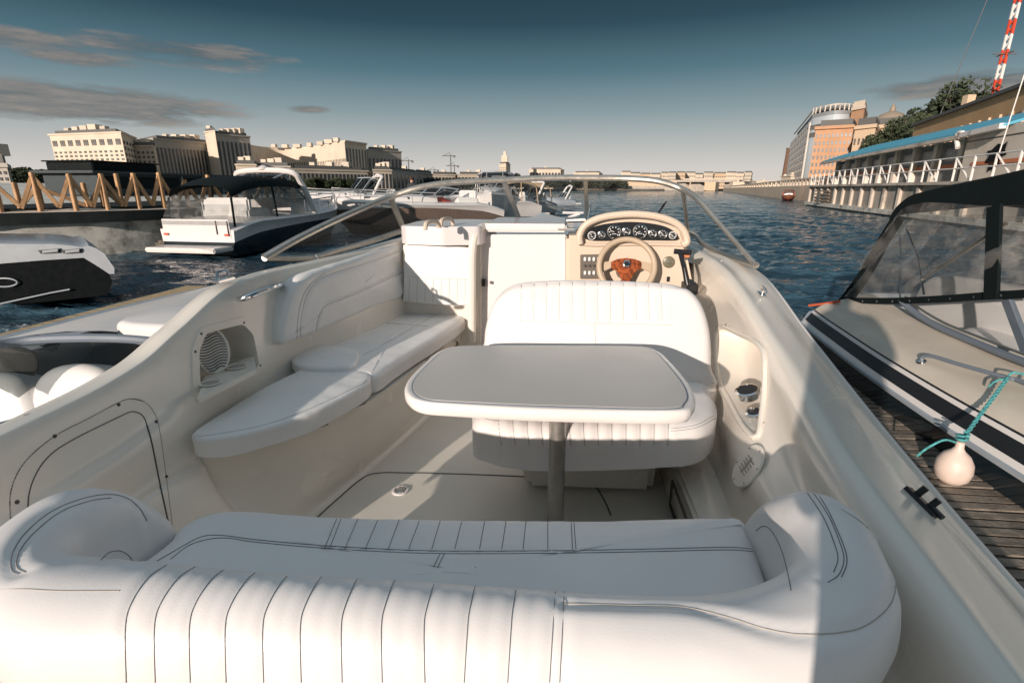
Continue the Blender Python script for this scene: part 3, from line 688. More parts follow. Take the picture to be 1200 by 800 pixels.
# helm console
hel = boat
YD = 3.06
face = [(663, 420), (663, 276), (680, 276), (684, 268), (694, 259), (712, 253), (740, 251), (768, 254), (788, 261), (800, 270), (805, 282), (806, 300), (812, 330), (816, 420)]
m2 = MB(); m2.prism([P(x, y, y=YD) for x, y in face], (0, .55, -.02)); m2.build('console_body', DASH, hel, 30, .02)
hood = [(680, 286), (679, 277), (684, 266), (695, 258.5), (712, 253.5), (740, 251), (768, 253.5), (789, 260), (801, 270), (805, 283), (799, 287)]
m2 = MB(); hpts = cr([P(x, y, y=YD-.035) for x, y in hood], 6)
m2.tube(hpts, .020, 10); m2.tube(cr([P(x, y, y=YD-.01) for x, y in ((680, 286), (700, 287), (740, 286), (780, 286.5), (799, 287))], 4), .010, 8); m2.build('dash_hood', DASH, hel)
gp = [(686, 280), (686, 274), (692, 268), (704, 263.5), (722, 261), (740, 260), (760, 261.5), (778, 265), (790, 271), (795, 278), (794, 281), (780, 281.5), (740, 281), (700, 282)]
m2 = MB(); m2.prism(resample(cr([P(x, y, y=YD-.022) for x, y in gp], 4, True), 60, True), (0, .012, 0)); gpl = m2.build('gauge_panel', GAUGE, hel)
def dial(px, py, rr, white=False, nt_=8):
    c = P(px, py, y=YD-.024); q = MB(); rows = [[c+Vector((math.cos(a)*r_, h, math.sin(a)*r_)) for a in [2*PI*k/28 for k in range(28)]] for r_, h in ((rr, 0), (rr, -.010), (rr*.86, -.011), (rr*.82, -.004))]
    q.loft(rows, True, True, False); g = q.build('gauge', CHR if not white else GWH, hel, 40)
    q = MB(); q.lathe(c+Vector((0, -.004, 0)), [(rr*.84, 0), (rr*.84, -.002)], 28, (0, 1, 0)); q.build('gauge_face', GAUGE, g)
    q = MB()
    for k in range(nt_):
        a = R(-40+260*k/(nt_-1)); q.beam(c+Vector((math.cos(a)*rr*.58, -.008, math.sin(a)*rr*.58)), c+Vector((math.cos(a)*rr*.76, -.008, math.sin(a)*rr*.76)), .0035*rr/.03, .002, (0, 1, 0))
    a = R(130+px*1.3 % 90); q.beam(c+Vector((0, -.009, 0)), c+Vector((math.cos(a)*rr*.6, -.009, math.sin(a)*rr*.6)), .003, .002, (0, 1, 0))
    q.beam(c+Vector((-rr*.3, -.008, -rr*.3)), c+Vector((rr*.3, -.008, -rr*.3)), .003, .002, (0, 1, 0))
    q.build('gauge_marks', GWH, g)
for a in ((693.5, 276, .024, True), (705, 275, .022), (719.5, 271.5, .039), (734, 271, .024), (750, 271, .041), (764.5, 273.5, .024), (776.5, 274, .025), (788, 275.5, .021, True)): dial(*a)
# steering wheel
wc = P(734.5, 312, y=2.96); tilt = R(20)
sw = bpy.data.objects.new('steering_wheel', None); C.objects.link(sw); sw.parent = boat; sw.location = wm(boat).inverted() @ wc
wn = Vector((0, -math.cos(tilt), math.sin(tilt))); wu = Vector((1, 0, 0)); wv = Vector((0, math.sin(tilt), math.cos(tilt)))
def W(a, r_, h=0): return wc+wu*math.cos(a)*r_+wv*math.sin(a)*r_+wn*h
RW = .155
m2 = MB(); m2.tube([W(2*PI*k/64, RW) for k in range(64)], .0165, 12, True); m2.build('rim', WHEEL, sw)
def plate(pts, th, m_, nm, h=.0):
    q = MB(); q.prism([wc+wu*x+wv*y+wn*(h-.0) for x, y in pts], -wn*th); return q.build(nm, m_, sw, 40, .003)
plate([(-.085, .030), (-.05, .047), (0, .053), (.05, .047), (.085, .030), (.088, -.005), (.055, -.022), (.035, -.055), (.020, -.085), (0, -.092), (-.020, -.085), (-.035, -.055), (-.055, -.022), (-.088, -.005)], .014, BURL, 'wood_spoke_cover', -.02)
plate([(-.16, .022), (-.083, .036), (-.083, -.004), (-.155, -.04)], .010, WHEEL, 'spoke', -.022)
plate([(.16, .022), (.083, .036), (.083, -.004), (.155, -.04)], .010, WHEEL, 'spoke', -.022)
plate([(-.03, -.075), (.03, -.075), (.05, -.16), (-.05, -.16)], .010, BLK, 'spoke', -.024)
m2 = MB(); m2.lathe(wc+wv*.018-wn*.012, [(.020, -.004), (.020, .004), (.014, .006), (.001, .006)], 24, wn); hb_ = m2.build('hub_badge', CHR, sw)
m2 = MB(); m2.lathe(wc+wv*.018-wn*.005, [(.013, 0), (.011, .002)], 20, wn); m2.build('hub_badge_centre', BLK, sw)
m2 = MB(); m2.tube([wc-wn*.03, wc-wn*.17], [.045, .055], 16); m2.build('column', BLK, sw)
# switches, ignition, throttle
m2 = MB(); m2.prism([P(x, y, y=YD-.006) for x, y in ((680, 327), (680, 298.5), (703, 298), (703, 327))], (0, .02, 0)); sp2 = m2.build('switch_panel', mat('switch_plate', (.13, .11, .09), .5), hel, 40, .003)
for r_ in range(3):
    for k in range(4):
        m2 = MB(); m2.box(P(685.5+k*5.2, 303.5+r_*8, y=YD-.012), (.014, .014, .022 if r_ != 1 else .012)); m2.build('switch', GWH if r_ != 1 else SEAM, sp2, 40, .002)
m2 = MB(); m2.lathe(P(783.5, 307, y=YD), [(.034, 0), (.033, -.010), (.024, -.014), (.001, -.014)], 24, (0, 1, 0)); ig = m2.build('ignition_plate', mat('olive_plate', (.16, .15, .10), .35), hel)
m2 = MB(); m2.lathe(P(783.5, 307, y=YD-.014), [(.009, 0), (.008, -.012)], 12, (0, 1, 0)); m2.build('key_switch', CHR, ig)
m2 = MB(); m2.box(P(783, 327, y=YD), (.018, .012, .03)); m2.build('rocker_switch', BLK, hel, 40, .002)
m2 = MB(); a = P(797, 296, x=.62); b = P(806, 334, x=.64)
m2.tube([b, P(802, 315, x=.62), a], [.016, .012, .012], 10); th_ = m2.build('throttle_lever', BLK, hel)
m2 = MB(); m2.tube([P(790, 294.5, y=a.y), P(810, 296, y=a.y)], .014, 12); m2.build('throttle_grip', BLK, th_)
m2 = MB(); m2.box(P(804, 300, y=a.y), (.03, .02, .012)); m2.build('trim_switch', ORGP, th_)
m2 = MB(); m2.box(P(808, 337, x=.66), (.06, .14, .07)); m2.build('throttle_mount', BLK, th_, 40, .012)

# ================================================================ windscreen
ws = bpy.data.objects.new('windscreen', None); C.objects.link(ws); ws.parent = boat; ws.location = wm(boat).inverted() @ Vector((-.2, 3.3, 1.5))
pc = P(310, 302, x=-1.38); sc_ = P(886, 311, x=.97)
top = [pc, P(345, 282, x=-1.32), P(385, 262, x=-1.26), P(425, 244, x=-1.19), P(457, 231, x=-1.09), P(490, 220, y=3.27), P(530, 214, y=3.31), P(590, 211, y=3.36), P(640, 208.5, y=3.38), P(686, 208.5, y=3.38), P(730, 209, y=3.36), P(770, 212, y=3.3), P(800, 222, x=.70), P(820, 236, x=.77), P(850, 270, x=.88), sc_]
bot = [pc, P(345, 303, x=-1.36), P(372, 301, x=-1.34), P(400, 293, x=-1.3), P(440, 281, x=-1.2), P(474, 270, y=3.55), P(505, 266, y=3.68), P(550, 263, y=3.78), P(610, 260, y=3.82), P(645, 260, y=3.84), P(688, 258, y=3.82), P(740, 262, y=3.76), P(806, 272, x=.82), P(822, 284, x=.88), P(850, 300, x=.95), sc_]
m2 = MB(); tp_ = cr(top, 6)
m2.tube(tp_, [.0185-.006*min(1, max(0, (k-70)/15)) for k in range(len(tp_))], 10); m2.build('top_frame', ALU, ws)
m2 = MB(); bt_ = cr(bot, 6); m2.tube(bt_, .017, 10); m2.build('bottom_frame', ALU, ws)
def quad_glass(i0, i1, nm='pane'):
    mp = {4: 5, 7: 8, 9: 10}; j0, j1 = mp.get(i0, i0), mp.get(i1, i1)
    q = MB(); q.loft([resample(tp_[i0*6:i1*6+1], 30), resample(bt_[j0*6:j1*6+1], 30)]); return q.build(nm, GLASS, ws, 60)
for a, b in ((0, 4), (4, 7), (7, 9), (9, 12), (12, 15)): quad_glass(a, b)
for i, w_ in ((4, .036), (7, .032), (9, .026), (12, .022)):
    a = tp_[i*6]; b = bt_[{4: 5, 7: 8, 9: 10}.get(i, i)*6]; m2 = MB(); m2.beam(a, b, w_, .018, (0, -1, 0)); p_ = m2.build('post', ALU, ws, 40, .003)
    m2 = MB(); m2.beam(a+Vector((0, -.011, 0)), b+Vector((0, -.011, 0)), .004, .004, (0, -1, 0)); m2.build('post_groove', SEAM, ws)
m2 = MB(); m2.tube([P(688, 262, y=3.2), P(692, 240, y=3.35)], .005, 6); m2.build('support_rod', CHR, ws)
for q, xx in (((371, 305), -1.33), ((845, 310), .90)):
    m2 = MB(); c = P(*q, x=xx); m2.lathe(c, [(.014, 0), (.012, .012), (.006, .016), (.006, .03), (.001, .032)], 12); m2.build('snap_fitting', CHR, ws)
m2 = MB(); m2.tube([P(770, 252, y=3.7), P(778, 240, y=3.6), P(781, 236, y=3.58)], [.004, .009, .003], 6); m2.tube([P(764, 253, y=3.7), P(775, 251, y=3.7)], .012, 6); m2.build('wiper', BLK, ws)
# small fittings on the port rail
m2 = MB(); c = P(262, 328, x=-1.33); m2.tube([c+Vector((0, -.04, 0)), c+Vector((0, -.03, .035)), c+Vector((0, .03, .035)), c+Vector((0, .04, 0))], .006, 8); m2.box(c, (.03, .1, .008)); m2.build('rail_cleat', CHR, boat)
# grab bar on the stern port rail
m2 = MB(); m2.tube(cr([P(-5, 500, x=-1.40), P(15, 494, x=-1.40), P(34, 488, x=-1.36)], 5), .009, 8); m2.build('stern_rail', CHR, boat)
# bow cleat seen over the hatch
m2 = MB(); c = Vector((.04, 4.6, 1.50)); m2.box(c, (.34, .04, .012)); m2.beam(c+Vector((0, 0, .01)), c+Vector((.1, 0, .045)), .03, .02); m2.tube([c+Vector((-.05, 0, .05)), c+Vector((.13, 0, .05))], .010, 8); m2.build('bow_fitting', GELW, boat)

# ================================================================ table
tb = empty('cockpit_table', (0, 1.65, SOLE), 'white rimmed cockpit table with rounded corners standing on one metal leg', 'table')
TZ = 1.15
def tout(k):
    q = [(475, 460), (477, 445), (497, 424), (516, 410), (545, 404.5), (650, 404), (745, 405), (770, 410), (785, 422), (806, 446), (815, 463), (812, 475), (790, 482), (640, 480), (530, 474), (490, 470)]
    c = P(645, 440, z=TZ); r_ = []
    for a, b in q:
        p = P(a, b, z=TZ); d = (c-p); r_.append(p+d.normalized()*k)
    return r_
o_ = resample(cr(tout(0), 6, True), 140, True); cT = sum(o_, Vector())/140
def ins(d, z):
    return [Vector((p.x+(cT-p).normalized().x*d, p.y+(cT-p).normalized().y*d, z)) for p in o_]
m2 = MB(); m2.loft([ins(.03, TZ-.042), ins(.008, TZ-.040), ins(0, TZ-.028), ins(0, TZ-.010), ins(.004, TZ-.002), ins(.012, TZ+.001), ins(.020, TZ-.001)], True, True, True); m2.build('table_rim', TABR, tb, 50)
m2 = MB(); m2.loft([ins(.0225, TZ-.004), ins(.0225, TZ+.0016), ins(.027, TZ+.0016)], True, False, True); m2.build('table_piping', GRY, tb)
m2 = MB(); m2.loft([ins(.026, TZ), ins(.027, TZ+.0028)], True, False, True); m2.build('table_top', TAB, tb)
m2 = MB(); m2.lathe((.0, 1.62, TZ-.06), [(.11, .018), (.10, .006), (.05, 0), (.036, -.02)], 28); m2.build('leg_socket', GELW, tb)
m2 = MB(); m2.tube([(.0, 1.62, SOLE), (.0, 1.62, TZ-.13)], .030, 24); m2.build('leg', ALUP, tb)
m2 = MB(); m2.tube([(.0, 1.62, TZ-.13), (.0, 1.62, TZ-.05)], .033, 24); m2.build('leg_collar', WHT, tb)
m2 = MB(); m2.lathe((.0, 1.62, SOLE), [(.09, 0), (.085, .012), (.04, .02)], 24); m2.build('base_plate', ALUP, tb)

def promote(e, child):
    child.name = 'x_tmp'; nm = e.name; loc = e.location.copy(); par = e.parent
    for ch in list(e.children):
        if ch is not child: ch.parent = child
    child.parent = par; child.location = loc; bpy.data.objects.remove(e); child.name = nm; child.data.name = nm
def kid(e, n): return [c for c in e.children if c.name.split('.')[0] == n][0]

promote(sb, kid(sb, 'bench_base')); promote(hs, kid(hs, 'seat_base')); promote(pb, kid(pb, 'seat_cushion')); promote(sw, kid(sw, 'rim')); promote(ws, kid(ws, 'top_frame'))
# ================================================================ neighbouring boats
class LB(MB):
    def __init__(s, root): super().__init__(); s.root = root
    def build(s, name, m, parent=None, ang=35, bevel=0, label=None):
        M = wm(s.root); s.v = [M @ v for v in s.v]
        return super().build(name, m, parent or s.root, ang, bevel, label)
def hb(s, B): return B/2*(1-max(0, (s-.42)/.58)**2.3)*(.93+.07*min(1, s*3))
def boat_at(label, stern, bow, B, fb, lower=HULLW, upper=HULLW, split=.55, cabin=None, ws=None, canopy=None, arch=None, rail=True, extra=None, group='boats moored along the far pontoon', cat='motorboat', name='moored_boat'):
    s_ = Vector((stern[0], stern[1], 0)); b_ = Vector((bow[0], bow[1], 0)); L = (b_-s_).length; rz = math.atan2((b_-s_).y, (b_-s_).x)
    root = empty(name, s_, label, cat, group, rz)
    def sec(t):
        h = hb(t, B); zs = fb*(1+.22*t*t); x = L*t; zs -= fb*.22*max(0, (.16-t)/.16)**1.5
        return x, h, zs
    lo, up = LB(root), LB(root)
    for sg in (1, -1):
        rl, ru = [], []
        for i in range(21):
            t = i/20; x, h, zs = sec(t); rk = L*.05*t**4
            sp = zs*(split+.18*math.sin(t*3.0))
            rl.append([Vector((x-rk*1.8, 0, -.25+.3*t**3)), Vector((x-rk*1.4, sg*h*(.84-.35*t*t), .08+.2*t**3)), Vector((x-rk*.6, sg*h*(.94-.12*t), sp*.6)), Vector((x-rk*.3, sg*h*(.975-.05*t), sp))])
            ru.append([Vector((x-rk*.3, sg*h*(.975-.05*t), sp)), Vector((x, sg*h, zs*.93)), Vector((x, sg*(h+.03), zs*.96)), Vector((x, sg*(h-.01), zs)), Vector((x, sg*h*.75, zs+.06)), Vector((x, 0, zs+.10))])
        lo.loft(rl); up.loft(ru)
        for q, rows in ((lo, rl), (up, ru)): pass
    x, h, zs = sec(0)
    up.add([(0, h*.975, zs*split), (0, h, zs), (0, 0, zs+.1), (0, -h, zs), (0, -h*.975, zs*split)], [(0, 1, 2, 3, 4)])
    lo.add([(0, h*.975, zs*split), (0, -h*.975, zs*split), (0, -h*.84, .08), (0, 0, -.25), (0, h*.84, .08)], [(0, 1, 2, 3, 4)])
    lo.build('hull', lower, None, 40); up.build('topsides', upper, None, 40)
    q = LB(root); q.box((-.32, 0, .28), (.7, B*.86, .12)); q.build('swim_platform', HULLW, None, 40, .03)
    if cabin:
        t0, t1, ch = cabin; q = LB(root); rows = []
        for i in range(13):
            t = t0+(t1-t0)*i/12; x, h, zs = sec(t); c = ch*math.sin(PI*min(1, (1-(i/12))*1.0)/2)**.7
            w = max(.08, h*.68)
            rows.append([Vector((x, w*a, zs+.05+(c)*b)) for a, b in ((1, 0), (.95, .6), (.75, .92), (.3, 1.02), (-.3, 1.02), (-.75, .92), (-.95, .6), (-1, 0))])
        q.loft(rows, False, True, True); q.build('cabin', upper, None, 50)
        q = LB(root)
        for sg in (1, -1):
            t = t0+(t1-t0)*.3; x, h, zs = sec(t); t2 = t0+(t1-t0)*.75; x2, h2, z2 = sec(t2)
            q.add([(x, sg*h*.665, zs+.05+ch*.30), (x2, sg*h2*.69, z2+.05+ch*.18), (x2, sg*h2*.67, z2+.05+ch*.42), (x, sg*h*.65, zs+.05+ch*.62)], [(0, 1, 2, 3)])
        q.build('cabin_window', WINM, None)
    if ws:
        t, wh, rake = ws; x, h, zs = sec(t); zc = zs+(cabin[2]*.9 if cabin else .15); w = h*.72; ln = L*.17
        P0 = [Vector((x-ln, w, zc)), Vector((x-ln*.4, w, zc)), Vector((x, w*.6, zc)), Vector((x+ln*.15, 0, zc)), Vector((x, -w*.6, zc)), Vector((x-ln*.4, -w, zc)), Vector((x-ln, -w, zc))]
        P1 = [Vector((p.x-rake-(0 if i in (0, 6) else 0), p.y*.82, zc+wh*(.75 if i in (0, 6) else 1))) for i, p in enumerate(P0)]
        P0, P1 = cr(P0, 4), cr(P1, 4)
        q = LB(root); q.loft([P0, P1]); q.build('windscreen', GLASSD, None, 60)
        q = LB(root); q.tube(P1, .03, 6); q.tube(P0, .025, 6)
        for i in (0, 4, 8, 16, 20, 24): q.tube([P0[i], P1[i]], .022, 5)
        q.build('windscreen_frame', HULLG, None)
    x, h, zs = sec(.25)
    q = LB(root); q.box((L*.22, 0, zs+.12), (L*.14, h*1.3, .3)); q.box((L*.17, 0, zs+.35), (.18, h*1.3, .4)); q.build('cockpit_seat', VIN2, None, 40, .05)
    if canopy:
        cm, t0, t1, chh = canopy[:4]; q = LB(root); rows = []
        for i in range(7):
            t = t0+(t1-t0)*i/6; x, h, zs = sec(t); e = math.sin(PI*(.18+.64*i/6)); zc = zs+chh*(.75+.25*e); w = h*.84
            rows.append([Vector((x, w*1.0, zc-.22)), Vector((x, w*.93, zc-.05)), Vector((x, w*.6, zc+.05)), Vector((x, 0, zc+.08)), Vector((x, -w*.6, zc+.05)), Vector((x, -w*.93, zc-.05)), Vector((x, -w, zc-.22))])
        q.loft(rows); q.build('canopy', cm, None, 60)
        for i in (0, 3, 6):
            for k in (0, 6):
                q = LB(root); p = rows[i][k]; q.tube([p, Vector((p.x+(.25 if i == 6 else -.1 if i == 0 else 0), p.y*1.08, sec(t0)[2]))], .03, 6); q.build('canopy_pole', cm, None)
        if len(canopy) > 4:
            q = LB(root)
            for sg in (0, -1):
                lo_ = [Vector((r[sg].x, r[sg].y*1.08, sec(t0)[2]+.05)) for r in rows]; q.loft([[r[sg] for r in rows], lo_])
            r0 = rows[0]; q.loft([[r0[0], r0[-1]], [Vector((r0[0].x-.35, r0[0].y*1.05, sec(t0)[2]+.05)), Vector((r0[0].x-.35, r0[-1].y*1.05, sec(t0)[2]+.05))]])
            q.build('clear_curtain', canopy[4], None, 60)
    if arch:
        x, h, zs = sec(arch); q = LB(root)
        q.tube(cr([(x+.5, h*.95, zs), (x, h*.9, zs+.9), (x-.25, h*.7, zs+1.25), (x-.25, -h*.7, zs+1.25), (x, -h*.9, zs+.9), (x+.5, -h*.95, zs)], 5), .085, 8); q.build('radar_arch', HULLW)
        q = LB(root); q.lathe((x-.25, 0, zs+1.3), [(.16, 0), (.18, .06), (.05, .14)], 12); q.build('radar_dome', HULLW)
    if rail:
        for sg in (1, -1):
            q = LB(root); pts = []
            for i in range(9):
                t = .45+.54*i/8; x, h, zs = sec(t); pts.append(Vector((x, sg*(h-.05), zs+.42)))
            q.tube(pts, .018, 5)
            for p in pts[::2]: q.tube([p, p-Vector((0, 0, .4))], .014, 5)
            q.build('bow_rail', CHR)
    return root, sec
# large cruiser with a clear curtained cockpit
a = P(236, 303, z=0); b = P(377, 273, z=0)
r_, sec = boat_at('white and navy cabin cruiser with black canopy and clear cockpit curtains, stern towards us', a, (-8.7, 19.6), 2.35, .95, NAVY, HULLW, .58, (.42, .97, .42), (.62, .75, .9), (CANV, .04, .50, 1.06, VINC), .46, True, group=None)
q = LB(r_); q.box((-.03, -.62, .80), (.03, .012, .34)); q.box((-.03, -.95, .80), (.03, .012, .34)); q.build('gate_gap', SEAM)
for k_ in (-.9, .9): q = LB(r_); q.box((-.04, k_, .62), (.03, .12, .05)); q.build('tail_light', REDP)
q = LB(r_); q.add([(-.005, 1.0, .50), (-.005, -1.0, .50), (-.02, -.98, 1.0), (-.02, .98, 1.0)], [(0, 1, 2, 3)]); q.build('transom_panel', GELW)
# near black hulled boat on the left, built on its near side plane
n0, n1 = Vector((-8.605, 6.905, 0)), Vector((-7.095, 7.362, 0)); ndir = (n1-n0).normalized(); nnorm = Vector((-ndir.y, ndir.x, 0))
def PL(px, py, off=0):
    r = ray(px, py); o = n0+nnorm*off; t = (o-CAM).dot(nnorm)/r.dot(nnorm); return CAM+r*t
rn = empty('motorboat', n1-ndir*2, 'low motorboat with black hull and deck greyed for shade, cut off by the left edge', 'motorboat')
ub_ = [(-260, 268), (-80, 280), (-20, 285), (20, 286), (62, 286), (85, 288), (96, 290), (104, 288), (113, 291), (122, 297), (134, 314), (134, 321), (128, 321), (116, 313), (98, 302), (50, 305), (0, 309), (-80, 315), (-260, 328)]
q = MB(); pts = [PL(*p) for p in ub_]; rows = []
for t, s_ in ((0, .0), (.08, .03), (.3, .05), (.7, .06), (1.1, .06), (1.45, .05), (1.6, .03), (1.7, 0)): rows.append([p+nnorm*t-ndir*.6*t+Vector((0, 0, s_ if i < 8 else 0)) for i, p in enumerate(pts)])
q.loft(rows, True, True, True); q.build('topsides', mat('shade_grey_deck', (.30, .33, .36), .35, coat=.2), rn, 40)  # white topsides coloured grey, their shade put into the material
lb_ = [(-260, 328), (-80, 315), (0, 309), (50, 305), (98, 302), (116, 313), (128, 321), (132, 330), (126, 346), (60, 353), (0, 359), (-80, 368), (-260, 385)]
q = MB(); q.loft([[PL(*p)+nnorm*t-ndir*.6*t for p in lb_] for t in (.02, .85, 1.68)], True, True, True); q.build('hull', BHULL, rn, 40)
for x0, x1 in ((46, 71), (73, 96)):
    q = MB(); q.prism([PL(x0, 293), PL(x1, 291), PL(x1-1, 296), PL(x0+3, 297)], nnorm*-.03); q.build('vent_slot', BLK, rn)
    for k in range(3): q = MB(); q.beam(PL(x0+4, 294+k, -.04), PL(x1-3, 292.3+k, -.04), .02, .01); q.build('vent_fin', HULLG, rn)
q = MB(); q.tube([PL(-60, 363, -.03), PL(0, 356, -.03), PL(60, 343, -.03), PL(82, 339, -.03)], .012, 5); q.build('waterline_stripe', HULLG, rn)
q = MB(); c = PL(5, 331, -.02); q.tube([c+ndir*math.cos(a)*.17+Vector((0, 0, math.sin(a)*.065)) for a in [2*PI*k/24 for k in range(24)]], .012, 6, True); q.build('porthole', HULLG, rn)
q = MB(); q.loft([[PL(x, y, o) for x, y in ((-120, 248), (-20, 262), (40, 268))] for o in (.5, 1.0, 1.6)]); q.build('windscreen', GLASSD, rn)
# row of boats on the far pontoon
G = 'boats moored along the far pontoon'
def PZ(px, py): p = P(px, py, z=0); return (p.x, p.y)
boat_at('white sports boat with pale arch and dark blue lower hull, just beyond the cruiser', (-9.4, 31.5), (-14.6, 28.0), 2.4, 1.15, BLUEH, HULLW, .62, (.45, .97, .35), (.55, .8, .7), None, .32, True, group=G)
ra, sec = boat_at('bronze hulled white motorboat with a red cover on its cockpit', (-3.2, 23.5), (-8.9, 19.6), 2.5, 1.12, BROWN, HULLW, .68, (.42, .97, .30), (.52, .35, .5), None, None, True, group=G)
q = LB(ra); rows = []
for i in range(7):
    x = 2.1+i*.22; hh = .30*math.sin(PI*i/6)+.05; rows.append([Vector((x, y_, 1.2+hh*(1-(abs(y_)/.75)**2)*(1+.2*math.sin(i*3+y_*5)))) for y_ in (-.75, -.5, -.25, 0, .25, .5, .75)])
q.loft(rows); cvr = q.build('cockpit_cover', RED, ra, 60)
boat_at('broad white cabin boat with silvery canvas covers, in the middle of the row', (-4.6, 36.5), (-3.9, 28.5), 2.8, 1.25, HULLW, HULLW, .6, (.35, .97, .55), (.55, .9, .8), (mat('silver_canvas', (.62, .60, .58), .6, bump=.6, bs=3), .1, .42, 1.5), None, True, group=G)
boat_at('white motorboat with tan cockpit tent at the end of the row', (-2.0, 33.0), (-6.8, 29.6), 2.5, 1.0, HULLW, HULLW, .6, (.42, .97, .45), (.55, .7, .7), (TAN, .05, .42, 1.3), None, True, group=G)
boat_at('small tan topped motorboat with low white hull, right of the tent boat', (-1.1, 38.5), (-4.6, 35.8), 2.2, .9, HULLW, HULLW, .6, (.42, .97, .35), (.55, .6, .6), (TAN, .12, .5, 1.15), .3, False, group=G)
boat_at('small dark inflatable boat riding out past the moored row', (.9, 55), (-2.0, 54), 1.8, .7, HULLG, HULLG, .5, None, (.5, .5, .4), None, .2, False, group=G)
# floating pontoon with fenders
def thing_mesh(mb, name, m, label, cat, group=None, ang=35, bevel=0, kind=None):
    c = sum(mb.v, Vector())/len(mb.v); c.z = min(v.z for v in mb.v)
    me_v = mb.v; mb.v = [v-c for v in me_v]; o = mb.build(name, m, None, ang, bevel); o.location = c
    return tag(o, label, cat, group, kind)
m2 = MB(); m2.beam((-9.0, 24.8, .22), (-.6, 27.2, .22), 1.1, .3); thing_mesh(m2, 'pontoon', CONCL, 'pale floating pontoon below the row of white boats', 'pontoon', None, 35, .05)
m2 = MB(); m2.beam((-12.6, 13.4, .2), (-9.9, 14.9, .2), 1.0, .3); thing_mesh(m2, 'pontoon', WOODD, 'low timber float behind the stern of the black hulled boat', 'pontoon', None, 35, .05)
m2 = MB()
for k in range(22): m2.box((-4.7-.0*k, 4.1+k*.125, .40), (1.3, .115, .04), .02)
m2.box((-4.7, 5.4, .28), (1.2, 2.7, .2)); thing_mesh(m2, 'pontoon', mat('tan_boards', (.42, .31, .18), .85, var=.2, vs=8), 'short tan plank jetty between the left boats', 'jetty')  # boards in an even tan
# people on the bronze boat
def person(loc, rz, label, shirt, h=1.75, sit=False, group=None):
    root = empty('person', loc, label, 'person', group, rz)
    import bmesh
    s = h/1.75
    J = {'pel': (0, 0, .95), 'ch': (0, .02, 1.28), 'nk': (0, .01, 1.48), 'hd': (0, 0, 1.58), 'ht': (0, -.02, 1.70),
         'hl': (-.10, 0, .90), 'kl': (-.11, -.03, .50), 'al': (-.11, .03, .09), 'tl': (-.12, -.14, .03), 'sl': (-.19, .02, 1.42), 'el': (-.26, .04, 1.15), 'wl': (-.20, -.16, .98), 'fl': (-.17, -.24, .96)}
    names = list(J); 
    for n_ in ('hl', 'kl', 'al', 'tl', 'sl', 'el', 'wl', 'fl'): J[n_.replace('l', 'r', 1) if n_[0] != 'l' else n_] = tuple([-J[n_][0]]+list(J[n_][1:]))
    J['hr'] = (.10, 0, .90)
    order = list(J); idx = {n_: i for i, n_ in enumerate(order)}
    E = [('pel', 'ch'), ('ch', 'nk'), ('nk', 'hd'), ('hd', 'ht')]
    for sd in 'lr': E += [('pel', 'h'+sd), ('h'+sd, 'k'+sd), ('k'+sd, 'a'+sd), ('a'+sd, 't'+sd), ('ch', 's'+sd), ('s'+sd, 'e'+sd), ('e'+sd, 'w'+sd), ('w'+sd, 'f'+sd)]
    rad = dict(pel=.14, ch=.15, nk=.06, hd=.09, ht=.085, h=.10, k=.062, a=.045, t=.04, s=.065, e=.045, w=.032, f=.028)
    me = bpy.data.meshes.new('body'); me.from_pydata([tuple(c*s for c in J[n_]) for n_ in order], [(idx[a], idx[b]) for a, b in E], [])
    o = bpy.data.objects.new('body', me); C.objects.link(o); o.parent = root
    bm = bmesh.new(); bm.from_mesh(me); lay = bm.verts.layers.skin.verify(); bm.verts.ensure_lookup_table()
    for i, n_ in enumerate(order):
        r = rad.get(n_, rad.get(n_[0], .05))*s; bm.verts[i][lay].radius = (r, r*.8 if n_ in ('pel', 'ch') else r); bm.verts[i][lay].use_root = (n_ == 'pel')
    bm.to_mesh(me); bm.free()
    o.modifiers.new('skin', 'SKIN'); md = o.modifiers.new('sub', 'SUBSURF'); md.levels = 2; md.render_levels = 2
    dg = bpy.context.evaluated_depsgraph_get(); dg.update(); me2 = bpy.data.meshes.new_from_object(o.evaluated_get(dg)); o.modifiers.clear(); o.data = me2
    me2.materials.clear()
    for m_ in (SKIN, shirt, CLO): me2.materials.append(m_)
    for p in me2.polygons:
        z = p.center.z/s; x = abs(p.center.x)/s
        p.material_index = 0 if (z > 1.47 or (x > .17 and z < 1.12 and z > .9 and p.center.y/s < -.12)) else (1 if z > .93 else 2)
    me2.shade_smooth()
    q = MB(); q.lathe(wm(root) @ Vector((0, .015*s, 1.645*s)), [(.098*s, -.05*s), (.108*s, .0), (.10*s, .06*s), (.06*s, .10*s), (.001, .115*s)], 16); q.build('hair', HAIR, root)
    q = MB(); M = wm(root); rows = []
    for zz, wx_, wy_ in ((.72, .25, .15), (.9, .25, .15), (1.1, .235, .15), (1.3, .245, .145), (1.40, .22, .12), (1.46, .12, .08), (1.485, .07, .065)):
        rows.append([M @ Vector((math.cos(k*PI/10)*wx_*s, math.sin(k*PI/10)*wy_*s+.01, zz*s)) for k in range(20)])
    q.loft(rows, True, False, False); q.build('jacket', shirt, root, 60)  # cut wide so the unseen person behind the camera casts a broader shadow
    q = MB(); M = wm(root); f_ = M.to_3x3()
    nz = M @ Vector((0, -.115*s, 1.60*s)); q.lathe(nz, [(.018*s, -.02), (.012*s, .012*s), (.002, .018*s)], 8, f_ @ Vector((0, -1, 0))); q.build('nose', SKIN, root)
    for sx_ in (-1, 1):
        q = MB(); q.lathe(M @ Vector((sx_*.034*s, -.088*s, 1.63*s)), [(.011*s, -.01), (.011*s, .006), (.002, .009)], 8, f_ @ Vector((0, -1, 0))); q.build('eye', BLK, root)
    return root
